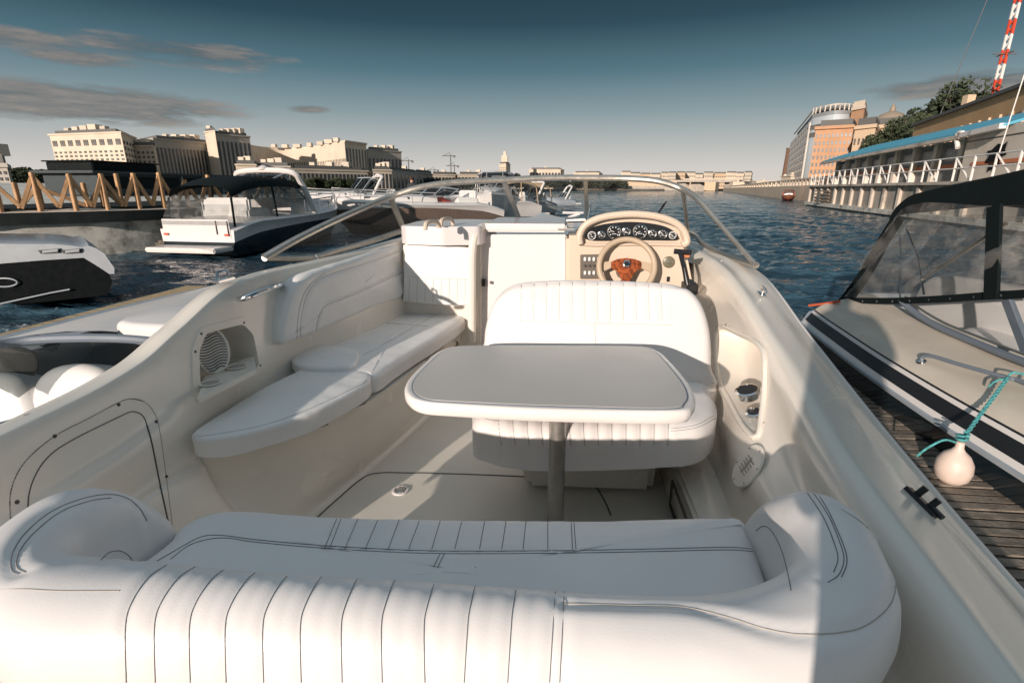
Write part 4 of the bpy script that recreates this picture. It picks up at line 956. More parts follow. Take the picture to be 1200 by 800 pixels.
person((-6.7, 23.1, .55), R(160), 'person in a dark jacket standing at the red covered cockpit', CLO, 1.72)
person((-6.0, 24.6, .38), R(200), 'person in dark clothes standing on the pontoon behind the bronze boat', mat('dark_jacket', (.02, .022, .03), .9), 1.7)

# port neighbour, close alongside
r_ = empty('motorboat', (-2.75, 1.4, 0), 'grey open motorboat with dark windscreen frame moored alongside on the left', 'motorboat')
def nbx(y): return itp([(-2, .95), (2, 1.0), (3.2, .8), (4.2, .45), (5.0, .02)], y)
rows = []
for i in range(30):
    y = -1.6+i*6.6/29; h_ = nbx(y); z = .78+.04*max(0, y-2)
    rows.append([Vector((-2.75+a*h_, y, b)) for a, b in ((-.7, .0), (-.95, .4), (-1.02, z-.06), (-1, z), (-.85, z+.05), (-.80, z+.04))]+[Vector((-2.75+a*h_, y, b)) for a, b in ((.80, z+.04), (.85, z+.05), (1, z), (1.02, z-.06), (.95, .4), (.7, 0))])
m2 = MB(); m2.loft([r[:6] for r in rows]); m2.loft([r[6:] for r in rows]); m2.loft([[Vector((r[0].x+.05, r[0].y, .02)), Vector((r[-1].x-.05, r[0].y, .02))] for r in rows])
m2.build('hull', HULLG, r_, 50)
m2 = MB(); m2.loft([[r[5].lerp(r[6], k/6)+Vector((0, 0, .08*math.sin(PI*k/6))) for k in range(7)] for r in rows[19:]]); m2.build('foredeck', HULLW, r_, 50)
m2 = MB(); m2.box((-2.75, .3, .35), (1.7, 4.6, .05)); m2.build('cockpit_floor', HULLG, r_)
wsn = cr([P(-60, 425, z=1.10), P(-20, 408, z=1.10), P(30, 399, z=1.10), P(90, 396, z=1.11), P(150, 397, z=1.11), P(200, 402, z=1.08)], 6)
m2 = MB(); m2.tube(wsn, .020, 8); m2.build('windscreen_frame', GRY, r_)
m2 = MB(); m2.loft([wsn, [Vector((p.x-.02, p.y+.22, .86)) for p in wsn]]); m2.build('windscreen', GLASSD, r_, 60)
m2 = slab([Vector(v) for v in ((-2.55, 2.62, 1.02), (-1.95, 2.62, 1.02), (-2.0, 3.1, 1.02), (-2.5, 3.1, 1.02))], (0, 0, 1), .12, .04, .02, 60, 6, 4); m2.build('sun_pad', VIN, r_, 50)
sb_ = [P(100, 475, z=.80)+Vector((dx, dy, dz)) for dx, dy, dz in ((-.28, 0, -.15), (-.3, .02, .05), (-.2, .05, .16), (0, .06, .18), (.12, .05, .1), (.14, 0, -.15))]
m2 = slab(sb_, (.3, -1, .4), .2, .06, .03, 80, 6, 4); m2.build('seat', VIN, r_, 60)
m2 = slab([p+Vector((-.42, -.02, -.05)) for p in sb_], (.3, -1, .4), .2, .06, .03, 80, 6, 4); m2.build('seat', VIN2, r_, 60)
m2 = MB(); m2.lathe(P(18, 427, z=.93), [(.09, 0), (.09, .02), (.06, .03), (.001, .03)], 24, (.6, -1, .3)); m2.build('round_gauge', WINM2, r_)
m2 = MB(); m2.prism([P(-30, 470, z=.75), P(-30, 412, z=.98), P(52, 405, z=1.0), P(60, 425, z=.85), P(20, 470, z=.6)], (0, .3, 0)); m2.build('dashboard', HULLG, r_, 40, .03)

# starboard neighbour: cream deck, black hull, black camper canopy, bow towards us
r_ = empty('motorboat', (3.2, 3.0, 0), 'cream decked motorboat with black hull stripes and black camper canopy, moored on the right', 'motorboat')
def rubx(y): return itp([(-3.5, 3.0), (-1.5, 2.3), (.5, 2.08), (2.2, 2.03), (2.62, 2.03), (3.3, 2.05), (4.17, 2.12), (4.9, 2.20), (5.3, 2.32)], y)
def section(y):
    x = rubx(y); zr = itp([(-3, .62), (2, .535), (4.2, .56), (5, .58)], y); k = itp([(-3, 0), (-1, .9), (2, 1), (4.6, 1), (5.3, .85)], y)
    return x, zr, k
ysn = [-3.2+7.95*i/80 for i in range(81)]
def strip(a0, a1, b0, b1, dz0=0, n=2):
    pass
def prof(y):
    x, zr, k = section(y)
    return {'bot': (x+.14, -.02), 'chin': (x+.04, .22), 'rub0': (x+.006, zr-.014), 'rub1': (x-.008, zr-.008), 'rub2': (x-.008, zr+.010), 'rub3': (x+.01, zr+.014), 's0': (x+.03, zr+.040), 's1': (x+.075, zr+.105), 's2': (x+.09, zr+.125), 's3': (x+.098, zr+.134), 'd0': (x+.16, zr+.18), 'd1': (x+.26, zr+.215), 'd2': (x+.40, zr+.25), 'd3': (x+.55, zr+.29)}
def band(names, m_, nm):
    q = MB(); q.loft([[Vector((prof(y)[n_][0], y, prof(y)[n_][1])) for n_ in names] for y in ysn]); return q.build(nm, m_, r_, 60)
band(['bot', 'chin', 'rub0'], NAVY, 'hull'); band(['rub0', 'rub1', 'rub2', 'rub3'], HULLG, 'rub_rail'); band(['rub3', 's0'], HULLW, 'topside_strip'); band(['s0', 's1'], BLK, 'black_stripe')
band(['s1', 's2'], HULLW, 'topside_strip'); band(['s2', 's3'], BLK, 'thin_stripe')
q = MB(); rows = []
for y in ysn:
    p = prof(y); pts = [Vector((p[n_][0], y, p[n_][1])) for n_ in ('s3', 'd0', 'd1', 'd2', 'd3')]; rows.append(cr(pts, 4))
q.loft(rows); q.build('side_deck', mat('deck_cream', (.66, .58, .48), .32, coat=.3), r_, 60)
# far side and transom
q = MB(); q.loft([[Vector((p_['d3'][0]+1.5, y, p_['d3'][1])), Vector((p_['d3'][0]+1.9, y, p_['rub2'][1])), Vector((p_['d3'][0]+1.6, y, 0))] for y, p_ in [(y, prof(y)) for y in ysn]]); q.build('far_side', HULLW, r_, 60)
q = MB(); pe = prof(4.75); q.prism([Vector((pe['bot'][0], 4.75, 0)), Vector((pe['rub1'][0]+.02, 4.75, pe['rub1'][1])), Vector((pe['s1'][0], 4.75, pe['s1'][1])), Vector((pe['d3'][0], 4.75, pe['d3'][1])), Vector((pe['d3'][0]+1.5, 4.75, pe['d3'][1])), Vector((pe['d3'][0]+1.7, 4.75, 0))], (0, .05, 0)); q.build('transom', HULLG, r_)
q = MB(); q.prism([Vector((2.30, 4.72, .42)), Vector((4.0, 4.72, .42)), Vector((3.9, 5.25, .42)), Vector((2.42, 5.2, .42))], (0, 0, -.1)); q.build('swim_platform', HULLW, r_, 40, .03)
q = MB(); q.prism([Vector((2.6, -3, .2)), Vector((4.3, -3, .2)), Vector((4.3, 5.1, .2)), Vector((2.6, 5.1, .2))], (0, 0, .1)); q.build('cockpit_floor', HULLG, r_)
# windscreen of that boat, seats inside
wb = cr([P(1056, 352, x=2.56), P(1072, 366, x=2.56), P(1100, 383, x=2.55), P(1140, 400, x=2.53), P(1200, 424, x=2.50), P(1290, 455, x=2.48)], 6)
q = MB(); q.tube(wb, .022, 8); q.build('windscreen_frame', GRY, r_)
q = MB(); q.tube([p+Vector((.03, .01, .03)) for p in wb], .008, 6); q.build('frame_trim', ALU, r_)
wt = [Vector((p.x+.10, p.y-.06, 1.17)) for p in wb]
q = MB(); q.loft([wb, wt]); q.build('windscreen', GLASS, r_, 60)
q = MB(); q.beam(P(1180, 350, x=2.62), P(1204, 412, x=2.55), .05, .03, (1, 0, 0)); q.build('windscreen_post', GRY, r_)
q = slab([Vector(v) for v in ((2.95, 4.4, .72), (2.95, 4.4, 1.08), (2.95, 3.3, 1.12), (2.95, 3.2, .76))], (-1, 0, .15), .14, .04, .02, 80, 6, 4); q.build('side_seat', VIN, r_, 60)
q = slab([Vector(v) for v in ((2.72, 3.7, .82), (3.3, 3.7, .82), (3.3, 2.9, .80), (2.72, 2.9, .80))], (0, 0, 1), .14, .04, .02, 80, 6, 4); q.build('seat_cushion', VIN, r_, 60)
q = MB(); q.loft([[Vector((2.68, y, .84)), Vector((2.70, y, .55)), Vector((2.9, y, .3))] for y in (-1, 1, 2.4, 3.3, 4.2, 5.1)]); q.build('liner', GEL, r_, 50)
# canopy
Xc = 2.55
cA = P(984, 352, x=Xc); cB = P(1046, 250, x=Xc); 
def cp(px, py, x=Xc): return P(px, py, x=x)
rf = [cp(1042, 256), cp(1050, 243), cp(1068, 229), cp(1100, 221), cp(1140, 213), cp(1200, 200), cp(1300, 184)]
rl_ = [cp(1047, 262), cp(1056, 246), cp(1078, 238), cp(1110, 238), cp(1150, 241), cp(1200, 240), cp(1300, 236)]
rf, rl_ = cr(rf, 5), cr(rl_, 5)
far = [Vector((p.x+1.55, p.y, p.z+.02)) for p in rf]; mid = [Vector((p.x+.75, p.y, p.z+.10)) for p in rf]; q14 = [Vector((p.x+.12, p.y, p.z+.035)) for p in rf]; farl = [Vector((p.x+1.6, p.y, p.z)) for p in rl_]
q = MB(); q.loft([rl_, rf, q14, mid, far, farl]); cano = q.build('canopy', CANV, r_, 60)
q = MB()
def ribbon(a, b, w, th=.02):
    q.beam(a, b, w, th, (1, 0, 0))
fr = cr([cp(1049, 252), cp(1030, 282), cp(1008, 320), cp(986, 351)], 6)
q.loft([[p+Vector((0, .03, .0)) for p in fr], [p+Vector((.02, -.10-.04*k/len(fr), -.01)) for k, p in enumerate(fr)]])
q.build('aft_curtain_edge', CANV, r_, 60); q = MB()
q.loft([[p+Vector((1.42, .03, .0)) for p in fr], [p+Vector((1.5, .03, .0)) for p in fr]])
q.build('aft_curtain_edge', CANV, r_, 60)
q = MB(); q.loft([[p+Vector((k*.142, .03, .012*math.sin(k*1.7+i*.4))) for i, p in enumerate(fr)] for k in range(11)]); q.build('aft_curtain', VINC, r_, 60)
q = MB(); bl = cr([cp(984, 352), cp(1040, 353), cp(1100, 351), cp(1160, 347), cp(1200, 345), cp(1300, 338)], 6)
q.loft([[p+Vector((-.006, 0, .028)) for p in bl], [p+Vector((-.012, 0, 0)) for p in bl], [p+Vector((-.004, 0, -.022)) for p in bl]]); q.build('curtain_hem', CANV, r_, 60)
q = MB(); q.beam(cp(1168, 241)+Vector((-.01, 0, 0)), cp(1164, 350)+Vector((-.01, 0, 0)), .095, .02, (1, 0, 0)); q.build('curtain_band', CANV, r_)
q = MB(); n_ = 24
tr = [rl_[int(len(rl_)*.12)+k] for k in range(len(rl_)-int(len(rl_)*.12))]
L0 = resample([fr[2]]+tr, 40); L1 = resample([fr[-1]]+bl, 40); rows = []
for j in range(9):
    rows.append([a.lerp(b, j/8)+Vector((.025*math.sin(i*.9+j*1.3)*math.sin(PI*j/8)+.02*math.sin(i*.31-j*.7)*math.sin(PI*j/8), 0, 0)) for i, (a, b) in enumerate(zip(L0, L1))])
q.loft(rows); q.build('clear_curtain', VINC, r_, 80)
q = MB(); q.loft([[p+Vector((1.5, 0, 0)) for p in r] for r in rows]); q.build('clear_curtain', VINC, r_, 80)
q = MB(); q.tube([cp(1055, 268)+Vector((.04, 0, 0)), cp(1066, 300)+Vector((.05, 0, 0)), cp(1074, 345)+Vector((.05, 0, 0))], .008, 6); q.build('canopy_pole', CHR, r_)
q = MB(); q.tube([cp(1166, 262)+Vector((.06, 0, 0)), cp(1072, 326)+Vector((.06, 0, 0))], .012, 6); q.build('canopy_strut', ALU, r_)
for k in range(9):
    c = resample(bl[:26], 11)[k+1]; q = MB(); q.lathe(c+Vector((-.016, 0, 0)), [(.008, 0), (.007, -.004), (.001, -.005)], 8, (1, 0, 0)); q.build('snap_fastener', CHR, r_)
dt_ = bvh([c for c in r_.children if c.name.startswith('side_deck')][0])
hr0 = [on(dt_, *q_)[0] for q_ in ((1080, 424), (1092, 427), (1120, 436), (1150, 445), (1180, 454), (1198, 459))]
hr = cr([hr0[0], hr0[0]+Vector((0, -.0, .035))]+[p+Vector((0, 0, .05)) for p in hr0[1:]]+[hr0[-1]+Vector((0, -.5, .06))], 6)
q = MB(); q.tube(hr, .011, 8); q.build('grab_rail', GRY, r_)
q = MB(); q.lathe(hr0[0], [(.028, 0), (.024, .010), (.001, .012)], 16, (-.3, -.1, 1)); q.build('rail_foot', CHR, r_)
RT = hr0[4]+Vector((-.01, 0, .05))
# orange mooring line, fender and rope
m2 = MB(); m2.tube([P(948, 358, x=2.30), P(965, 356, x=2.36), P(984, 353, x=2.42)], .012, 6); thing_mesh(m2, 'mooring_rope', ORG, 'short orange rope hanging at the aft corner of the canopied boat', 'rope')
fc = P(1119, 543, z=.50)
m2 = MB(); m2.lathe((fc.x, fc.y, .400), [(.02, 0), (.045, .008), (.066, .03), (.075, .07), (.071, .11), (.053, .145), (.028, .168), (.018, .185), (.016, .215), (.001, .217)], 32); thing_mesh(m2, 'fender', mat('fender_white', (.72, .58, .50), .45, var=.08, vs=14), 'round white fender hanging between the plank pier and the black hull', 'fender', None, 60)
ft = Vector((fc.x, fc.y, .62)); rt = RT
m2 = MB(); main = [ft.lerp(rt, k/40) for k in range(41)]
dd = (rt-ft).normalized(); u_ = dd.cross(Vector((0, 1, 0))).normalized(); w_ = dd.cross(u_)
for ph_ in (0, 2*PI/3, 4*PI/3): m2.tube([p+(u_*math.cos(k*.9+ph_)+w_*math.sin(k*.9+ph_))*.0055 for k, p in enumerate(main)], .0046, 6)
m2.tube(cr([ft+Vector((-.02, 0, -.01)), ft+Vector((-.09, -.02, .01)), ft+Vector((-.16, -.03, -.03)), ft+Vector((-.19, -.02, -.08))], 5), .005, 6)
m2.tube([ft+Vector((.022*math.cos(a), .022*math.sin(a), .003*a)) for a in [k*.5 for k in range(28)]], .005, 6)
m2.tube(cr([rt+Vector((0, 0, .012)), rt+Vector((.03, .01, .03)), rt+Vector((.09, -.02, .02)), rt+Vector((.05, -.03, -.01))], 5), .0055, 6)
m2.tube(cr([rt, rt+Vector((-.05, .0, -.015)), rt+Vector((-.08, .0, -.05))], 5), .005, 6)
thing_mesh(m2, 'fender_rope', TURQ, 'frayed turquoise rope tying the white fender to the grab rail', 'rope')
# plank pier
rp_ = empty('pier', (1.6, 3, .0), 'weathered plank pier between the two motorboats on the right', 'pier')
m2 = MB(); random.seed(3)
for k in range(150): m2.box((1.62+random.uniform(-.01, .01), -1.0+k*.062, .385+random.uniform(-.004, .004)), (1.02+random.uniform(-.02, .02), .047, .03), random.uniform(-.006, .006))
m2.build('planking', WOODD, rp_, 30)
m2 = MB()
for x in (1.2, 2.05): m2.beam((x, -1, .29), (x, 8.2, .29), .1, .14)
m2.build('beam', DARKQ, rp_)
# ================================================================ banks, quays, city
def D(px, py, d):
    return P(px, py, d=d)
def G2(px, py, d): p = D(px, py, d); return Vector((p.x, p.y, 0))
m2 = MB(); m2.prism([(-900, 20, 0), (-60, 60, 0), (-34, 110, 0), (-22, 250, 0), (10, 480, 0), (120, 520, 0), (700, 900, 0), (700, 1500, 0), (-900, 1500, 0)], (0, 0, 1.6)); tag(m2.build('river_bank', GROUND), 'far bank behind the city', None, None, 'structure')
m2 = MB(); m2.prism([(22, 18, 0), (31, 66, 0), (36, 82, 0), (44, 112, 0), (96, 305, 0), (150, 460, 0), (700, 900, 0), (900, 900, 0), (900, 10, 0), (60, 0, 0)], (0, 0, 1.5)); tag(m2.build('right_bank', GROUND), 'right bank', None, None, 'structure')
def win_grid(root, a, b, z0, z1, cols, rows, wf=.5, hf=.55, m_=WINM, cap=100, name='window', proud=.12, rnd=True):
    a = Vector((a.x, a.y, 0)); b = Vector((b.x, b.y, 0)); t = (b-a); L = t.length; t.normalize(); n_ = Vector((t.y, -t.x, 0))
    if n_.dot(-(a+b)/2) < 0: n_ = -n_
    cw = L/cols; ch = (z1-z0)/rows; w_, h_ = cw*wf, ch*hf
    me = None; base = root.location; cnt = 0; rest = MB()
    rzz = math.atan2(t.y, t.x)
    for r in range(rows):
        for c in range(cols):
            p = a+t*(cw*(c+.5))+n_*proud+Vector((0, 0, z0+ch*(r+.5)))
            if cnt < cap:
                if me is None:
                    me = bpy.data.meshes.new(name); w2, h2 = w_/2, h_/2
                    me.from_pydata([(-w2, 0, -h2), (w2, 0, -h2), (w2, 0, h2), (-w2, 0, h2), (-w2, .3, -h2), (w2, .3, -h2), (w2, .3, h2), (-w2, .3, h2)], [], [(0, 1, 2, 3), (4, 7, 6, 5), (0, 4, 5, 1), (1, 5, 6, 2), (2, 6, 7, 3), (3, 7, 4, 0)]); me.materials.append(m_)
                o = bpy.data.objects.new(name, me); C.objects.link(o); o.parent = root; o.location = p-base; o.rotation_euler = (0, 0, rzz); cnt += 1
            else: rest.box(p, (w_, .2, h_), rzz)
    if rest.v:
        o = rest.build('window_rows', m_, root); o['kind'] = 'stuff'
    return cnt
def bldg(label, fp, py0, m_, name='apartment_building', z0=1.4, cornice=None, facades=(), roof=None, group=None, cat='building', para=.5, clutter=0, zt=None):
    px0, d0 = fp[0]; zt = zt or D(px0, py0, d0).z
    pts = [D(px, py0, d) for px, d in fp]; pts = [Vector((p.x, p.y, z0)) for p in pts]
    c = sum(pts, Vector())/len(pts); root = empty(name, (c.x, c.y, z0), label, cat, group)
    q = MB(); q.prism(pts, (0, 0, zt-z0)); q.build('wall', m_, root)
    q = MB(); out = [p+(p-c).normalized()*.7 for p in pts]; q.prism([Vector((p.x, p.y, zt-.02)) for p in out], (0, 0, .7)); q.build('cornice', cornice or m_, root)
    q = MB(); inn = [c.lerp(p, .86) for p in pts]; q.prism([Vector((p.x, p.y, zt+.67)) for p in inn], (0, 0, 1.6)); q.build('attic', roof or ROOFG, root)
    for k in range(clutter):
        t = (k+.5)/clutter; p = pts[0].lerp(pts[1], t).lerp(c, .35); s_ = 1.6+1.4*((k*37) % 7)/7
        q = MB(); q.box((p.x, p.y, zt+2.2+s_*.4), (s_*1.5, s_*1.5, s_)); q.build('chimney', STONE if k % 2 else STONE2, root)
    for (i, j, cols, rows, wf, hf, mm, zz0, zz1, *cp_) in facades:
        win_grid(root, pts[i], pts[j], z0+(zt-z0)*zz0, z0+(zt-z0)*zz1, cols, rows, wf, hf, mm, cp_[0] if cp_ else 100)
    return root, pts, zt
GB = 'tall stone buildings on the left bank'
bldg('tall pale stone block with a grid of windows, leftmost of the large buildings', [(58, 252), (142, 240), (158, 268), (80, 285)], 159, STONE, facades=[(0, 1, 14, 10, .45, .5, WINM2, .02, .72), (0, 1, 9, 1, .62, .75, WINM2, .78, .92), (1, 2, 5, 8, .5, .5, WINM, .05, .9)], clutter=5, cat='building')
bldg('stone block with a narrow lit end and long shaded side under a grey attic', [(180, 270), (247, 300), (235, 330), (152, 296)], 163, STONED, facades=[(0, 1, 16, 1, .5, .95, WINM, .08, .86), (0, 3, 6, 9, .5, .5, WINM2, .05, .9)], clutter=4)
q, pts, zt = bldg('short lit stone wing between the two tallest blocks', [(153, 262), (180, 262), (184, 280), (157, 280)], 172, STONE, facades=[(0, 1, 5, 8, .5, .5, WINM2, .05, .92)], clutter=2)
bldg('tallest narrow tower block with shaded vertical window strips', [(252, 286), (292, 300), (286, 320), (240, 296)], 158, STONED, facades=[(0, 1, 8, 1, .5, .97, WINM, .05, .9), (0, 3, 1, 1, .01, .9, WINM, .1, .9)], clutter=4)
m2 = MB(); 
# lit corner pier of the tower block
rt_, pts, zt = bldg('lit stone corner wing of the tower block', [(240, 292), (252, 284), (254, 300), (243, 306)], 156, STONE, facades=[], clutter=1)
# curved block
r2 = empty('curved_building', (*D(350, 200, 330).xy, 1.4), 'long concave stone building with a shaded left curve and lit right end', 'building')
cv = [Vector((*D(px, 170, d).xy, 1.4)) for px, d in ((288, 322), (305, 345), (325, 356), (348, 354), (372, 338), (390, 318), (404, 302), (429, 322), (424, 350), (360, 392), (290, 372))]
zt = D(404, 166, 302).z; front = cr(cv[:7], 3); foot = front+cv[7:]
q = MB(); q.prism(foot, (0, 0, zt-1.4)); q.build('wall', STONE, r2)
q = MB(); cc_ = sum(foot, Vector())/len(foot); q.prism([Vector((p.x, p.y, zt-.02))+(p-cc_).normalized()*.9 for p in foot], (0, 0, .8)); q.build('cornice', STONE, r2)
for i in range(0, len(front)-1):
    win_grid(r2, front[i], front[i+1], 8, zt-9, 3, 1, .4, .95, WINM2 if i > 8 else WINM)
win_grid(r2, cv[6], cv[7], 5, zt-3, 7, 1, .5, .95, WINM)
for k in range(7):
    p = front[5+k*2].lerp(cc_, .1); q = MB(); q.box((p.x, p.y, zt+1.6), (3+k % 3, 3, 2.2)); q.build('chimney', STONE if k % 2 else STONE2, r2)
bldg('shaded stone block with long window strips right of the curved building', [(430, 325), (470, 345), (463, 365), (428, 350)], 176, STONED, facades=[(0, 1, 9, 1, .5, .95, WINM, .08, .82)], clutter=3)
# lower quayside blocks with pilasters
def annex(label, p0, d0, p1, d1, py, cols, m_=STONE2, n_=None):
    r, pts, z = bldg(label, [(p0, d0), (p1, d1), (p1+4, d1+22), (p0+4, d0+22)], py, m_, name='quayside_building', facades=[(0, 1, cols, 1, .62, .92, WINM, .02, .88)], clutter=n_ or 3, cat='building')
annex('small lit quayside pavilion with rooftop boxes, in front of the tower block', 276, 215, 300, 218, 194, 4, STONE, 2)
annex('long low quayside building with evenly spaced pale pilasters', 338, 222, 430, 250, 199, 20)
annex('low shaded link building behind the cruiser canopy', 298, 235, 340, 238, 196, 9, STONED)
annex('short quayside block with four pale pilasters and a red roof sign', 437, 252, 459, 258, 200, 5)
annex('dark plain block right of the pilastered buildings', 459, 262, 486, 300, 201, 6, STONED, 1)
annex('smaller dark block at the end of the quay', 486, 310, 503, 330, 203, 4, STONED, 1)
annex('pale low building with flat cornice, left of the far tower', 505, 360, 533, 372, 205, 7, STONE, 1)
annex('second pale low building next to the far tower', 536, 372, 572, 385, 205, 9, STONE, 2)
annex('wide pale flat roofed building above the dark trees', 620, 560, 657, 560, 199, 10, STONE, 1)
annex('long thin pale building half hidden by trees', 672, 600, 702, 600, 203, 9, STONE, 1)
r, pts, z = bldg('slender pale tower block standing alone on the horizon', [(585, 500), (593, 490), (598, 510), (590, 520)], 193, STONE, facades=[(0, 1, 4, 10, .4, .5, WINM2, .1, .9)], clutter=0, para=0)
q = MB(); p = pts[0].lerp(pts[2], .5); q.box((p.x, p.y, z+4), (6, 6, 9)); q.build('upper_tower', STONE, r); q = MB(); q.box((p.x, p.y, z+10), (2.5, 2.5, 5)); q.build('spire', STONE, r)
random.seed(11)
labs = ['pale', 'cream', 'sandy', 'buff', 'stepped', 'tall', 'low', 'wide', 'narrow', 'boxy']
x = 728
for k in range(14):
    w_ = random.choice((9, 12, 15, 11)); py = 205.5-random.uniform(0, 3.5); d_ = 560+random.uniform(-40, 60)
    m_ = [STONE, STONE2, OCHRL, STONE][k % 4]
    r, pts, z = bldg('distant beige apartment block in the row above the bridge, one of a hazy line', [(x, d_), (x+w_, d_), (x+w_+1, d_+20), (x+1, d_+20)], py, m_, facades=[(0, 1, 6, 4, .5, .5, WINM2, .1, .92)], group='distant beige apartment blocks above the bridge', name='apartment_building'); x += w_
# far shore quay and bridge
m2 = MB(); m2.prism([G2(648, 224, 470), G2(800, 224, 480), G2(800, 224, 492), G2(648, 224, 486)], (0, 0, 4.2)); thing_mesh(m2, 'embankment_wall', CONCL, 'low stone embankment along the far shore', 'embankment')
m2 = MB(); m2.prism([G2(735, 222, 500), G2(838, 222, 470), G2(842, 222, 480), G2(738, 222, 520)], (0, 0, 9)); thing_mesh(m2, 'warehouse', OCHRL, 'low ochre warehouse on the far shore left of the bridge', 'warehouse')
rb = empty('bridge', G2(830, 220, 430), 'flat concrete road bridge with a dark opening crossing the river mouth', 'bridge')
m2 = MB(); m2.beam(G2(798, 219, 450)+Vector((0, 0, 8.2)), G2(866, 219, 390)+Vector((0, 0, 7.2)), 14, 1.6); m2.build('deck', CONCL, rb)
for px in (800, 817, 858): m2 = MB(); p = G2(px, 220, 450-(px-798)*.88); m2.box((p.x, p.y, 3.5), (5, 12, 7.5), .4); m2.build('pier', CONCL, rb)
m2 = MB(); m2.beam(G2(798, 219, 450)+Vector((0, -7, 9.6)), G2(866, 219, 390)+Vector((0, -7, 8.6)), .3, 1.0); m2.build('parapet', STONE, rb)
# trees
def tree(x, y, h, w, label=None, m_=FOL, n=1500, group=None, z0=1.5, seed=1, ls=None, name='tree'):
    rnd = random.Random(seed); root = empty(name, (x, y, z0), label, 'tree', group)
    q = MB(); q.tube(cr([(x, y, z0-.3), (x+.02*h, y, z0+h*.25), (x-.01*h, y, z0+h*.5), (x, y, z0+h*.75)], 4), [.035*h*(1-.8*i/12) for i in range(13)], 7)
    for k in range(5):
        a = k*1.3; q.tube([(x, y, z0+h*(.3+.08*k)), (x+math.cos(a)*w*.3, y+math.sin(a)*w*.3, z0+h*(.5+.08*k))], [.016*h, .005*h], 5)
    q.build('trunk', BARK, root)
    q = MB(); ls = ls or w*.05
    lobes = [(Vector((rnd.uniform(-.3, .3)*w, rnd.uniform(-.3, .3)*w, h*rnd.uniform(.35, .86))), rnd.uniform(.16, .30)) for _ in range(13)]
    vs, fs = [], []
    for _ in range(n):
        c, r = lobes[rnd.randrange(13)]; d = Vector((rnd.gauss(0, 1), rnd.gauss(0, 1), rnd.gauss(0, 1))).normalized(); rr = r*w*(rnd.random()**.35)
        p = Vector((x, y, z0))+c+Vector((d.x*rr, d.y*rr, d.z*rr*.85))
        u = Vector((rnd.gauss(0, 1), rnd.gauss(0, 1), rnd.gauss(0, 1))).normalized(); v = u.orthogonal().normalized(); s_ = ls*rnd.uniform(.5, 1.3)
        k = len(vs); vs += [p+u*s_, p+v*s_*.8, p-u*s_, p-v*s_*.8]; fs.append((k, k+1, k+2, k+3))
    me = bpy.data.meshes.new('crown'); me.from_pydata([tuple(a-Vector((x, y, z0))) for a in vs], [], fs); me.materials.append(m_); o = bpy.data.objects.new('crown', me); C.objects.link(o); o.parent = root
    return root
def tcopy(root, x, y, rz, s, label, group):
    r = root.copy(); C.objects.link(r); r.location = (x, y, root.location.z); r.rotation_euler = (0, 0, rz); r.scale = (s, s, s)
    if label: r['label'] = label
    if group: r['group'] = group
    for ch in list(root.children): c = ch.copy(); C.objects.link(c); c.parent = r
    return r
g0 = 'dark trees behind the timber railing'
p = G2(20, 230, 130); t0 = tree(p.x, p.y, 5.4, 7, 'dark leafy tree behind the timber railing, one of the clump at the left edge', FOL, 2600, g0, 1.2, 5)
for k, (px, d_, s_) in enumerate(((-12, 128, .9), (38, 136, .95), (58, 130, .85), (76, 134, .8), (97, 128, .7), (48, 125, .9), (3, 140, 1.1), (88, 140, .9), (28, 122, .7), (110, 140, .55))):
    p = G2(px, 230, d_); tcopy(t0, p.x, p.y, k*1.3, s_, None, g0)
g1 = 'trees on the far left embankment'
for k, (px, d_, s_) in enumerate(((350, 172, .72), (362, 170, .66), (374, 174, .72), (384, 175, .60), (398, 178, .70), (410, 180, .66), (312, 168, .6), (326, 170, .5))):
    p = G2(px, 230, d_); tcopy(t0, p.x, p.y, k*1.7+1, s_, 'dark street tree in front of the pilastered quayside buildings', g1)
p = G2(605, 225, 455); tf = tree(p.x, p.y, 12, 18, 'rounded dark tree in the line along the far shore', FOL2, 1100, 'line of dark trees along the far shore', 2, 8, 1.3)
for k in range(17): p = G2(612+k*7.4, 225, 455+(k*37 % 20)); tcopy(tf, p.x, p.y, k*1.1, (.50+.14*((k*29) % 10)/10), None, 'line of dark trees along the far shore')
for k in range(10): p = G2(506+k*9, 225, 330+(k*37 % 20)); tcopy(tf, p.x, p.y, k*1.1, .5, 'small dark tree below the pale low buildings', 'small trees left of the far tower')
g2 = 'trees behind the pavilion roof'
p = G2(1112, 160, 88); tr_ = tree(p.x, p.y, 19.5, 14, 'big dark tree rising behind the tan building, left of the mast', FOL, 4200, None, 1.5, 12, .42)
for k, (px, d_, s_, lb) in enumerate(((1050, 78, .60, 'dark tree between the domed building and the tan building'), (1068, 80, .66, 'dark tree at the corner of the tan building'), (1142, 92, .97, 'dark tree just left of the red and white mast'), (1032, 76, .44, 'low dark bush tree behind the blue roof'), (1014, 76, .36, 'smallest dark tree beside the orange brick building'))):
    p = G2(px, 160, d_); tcopy(tr_, p.x, p.y, k*1.9, s_, lb, None)
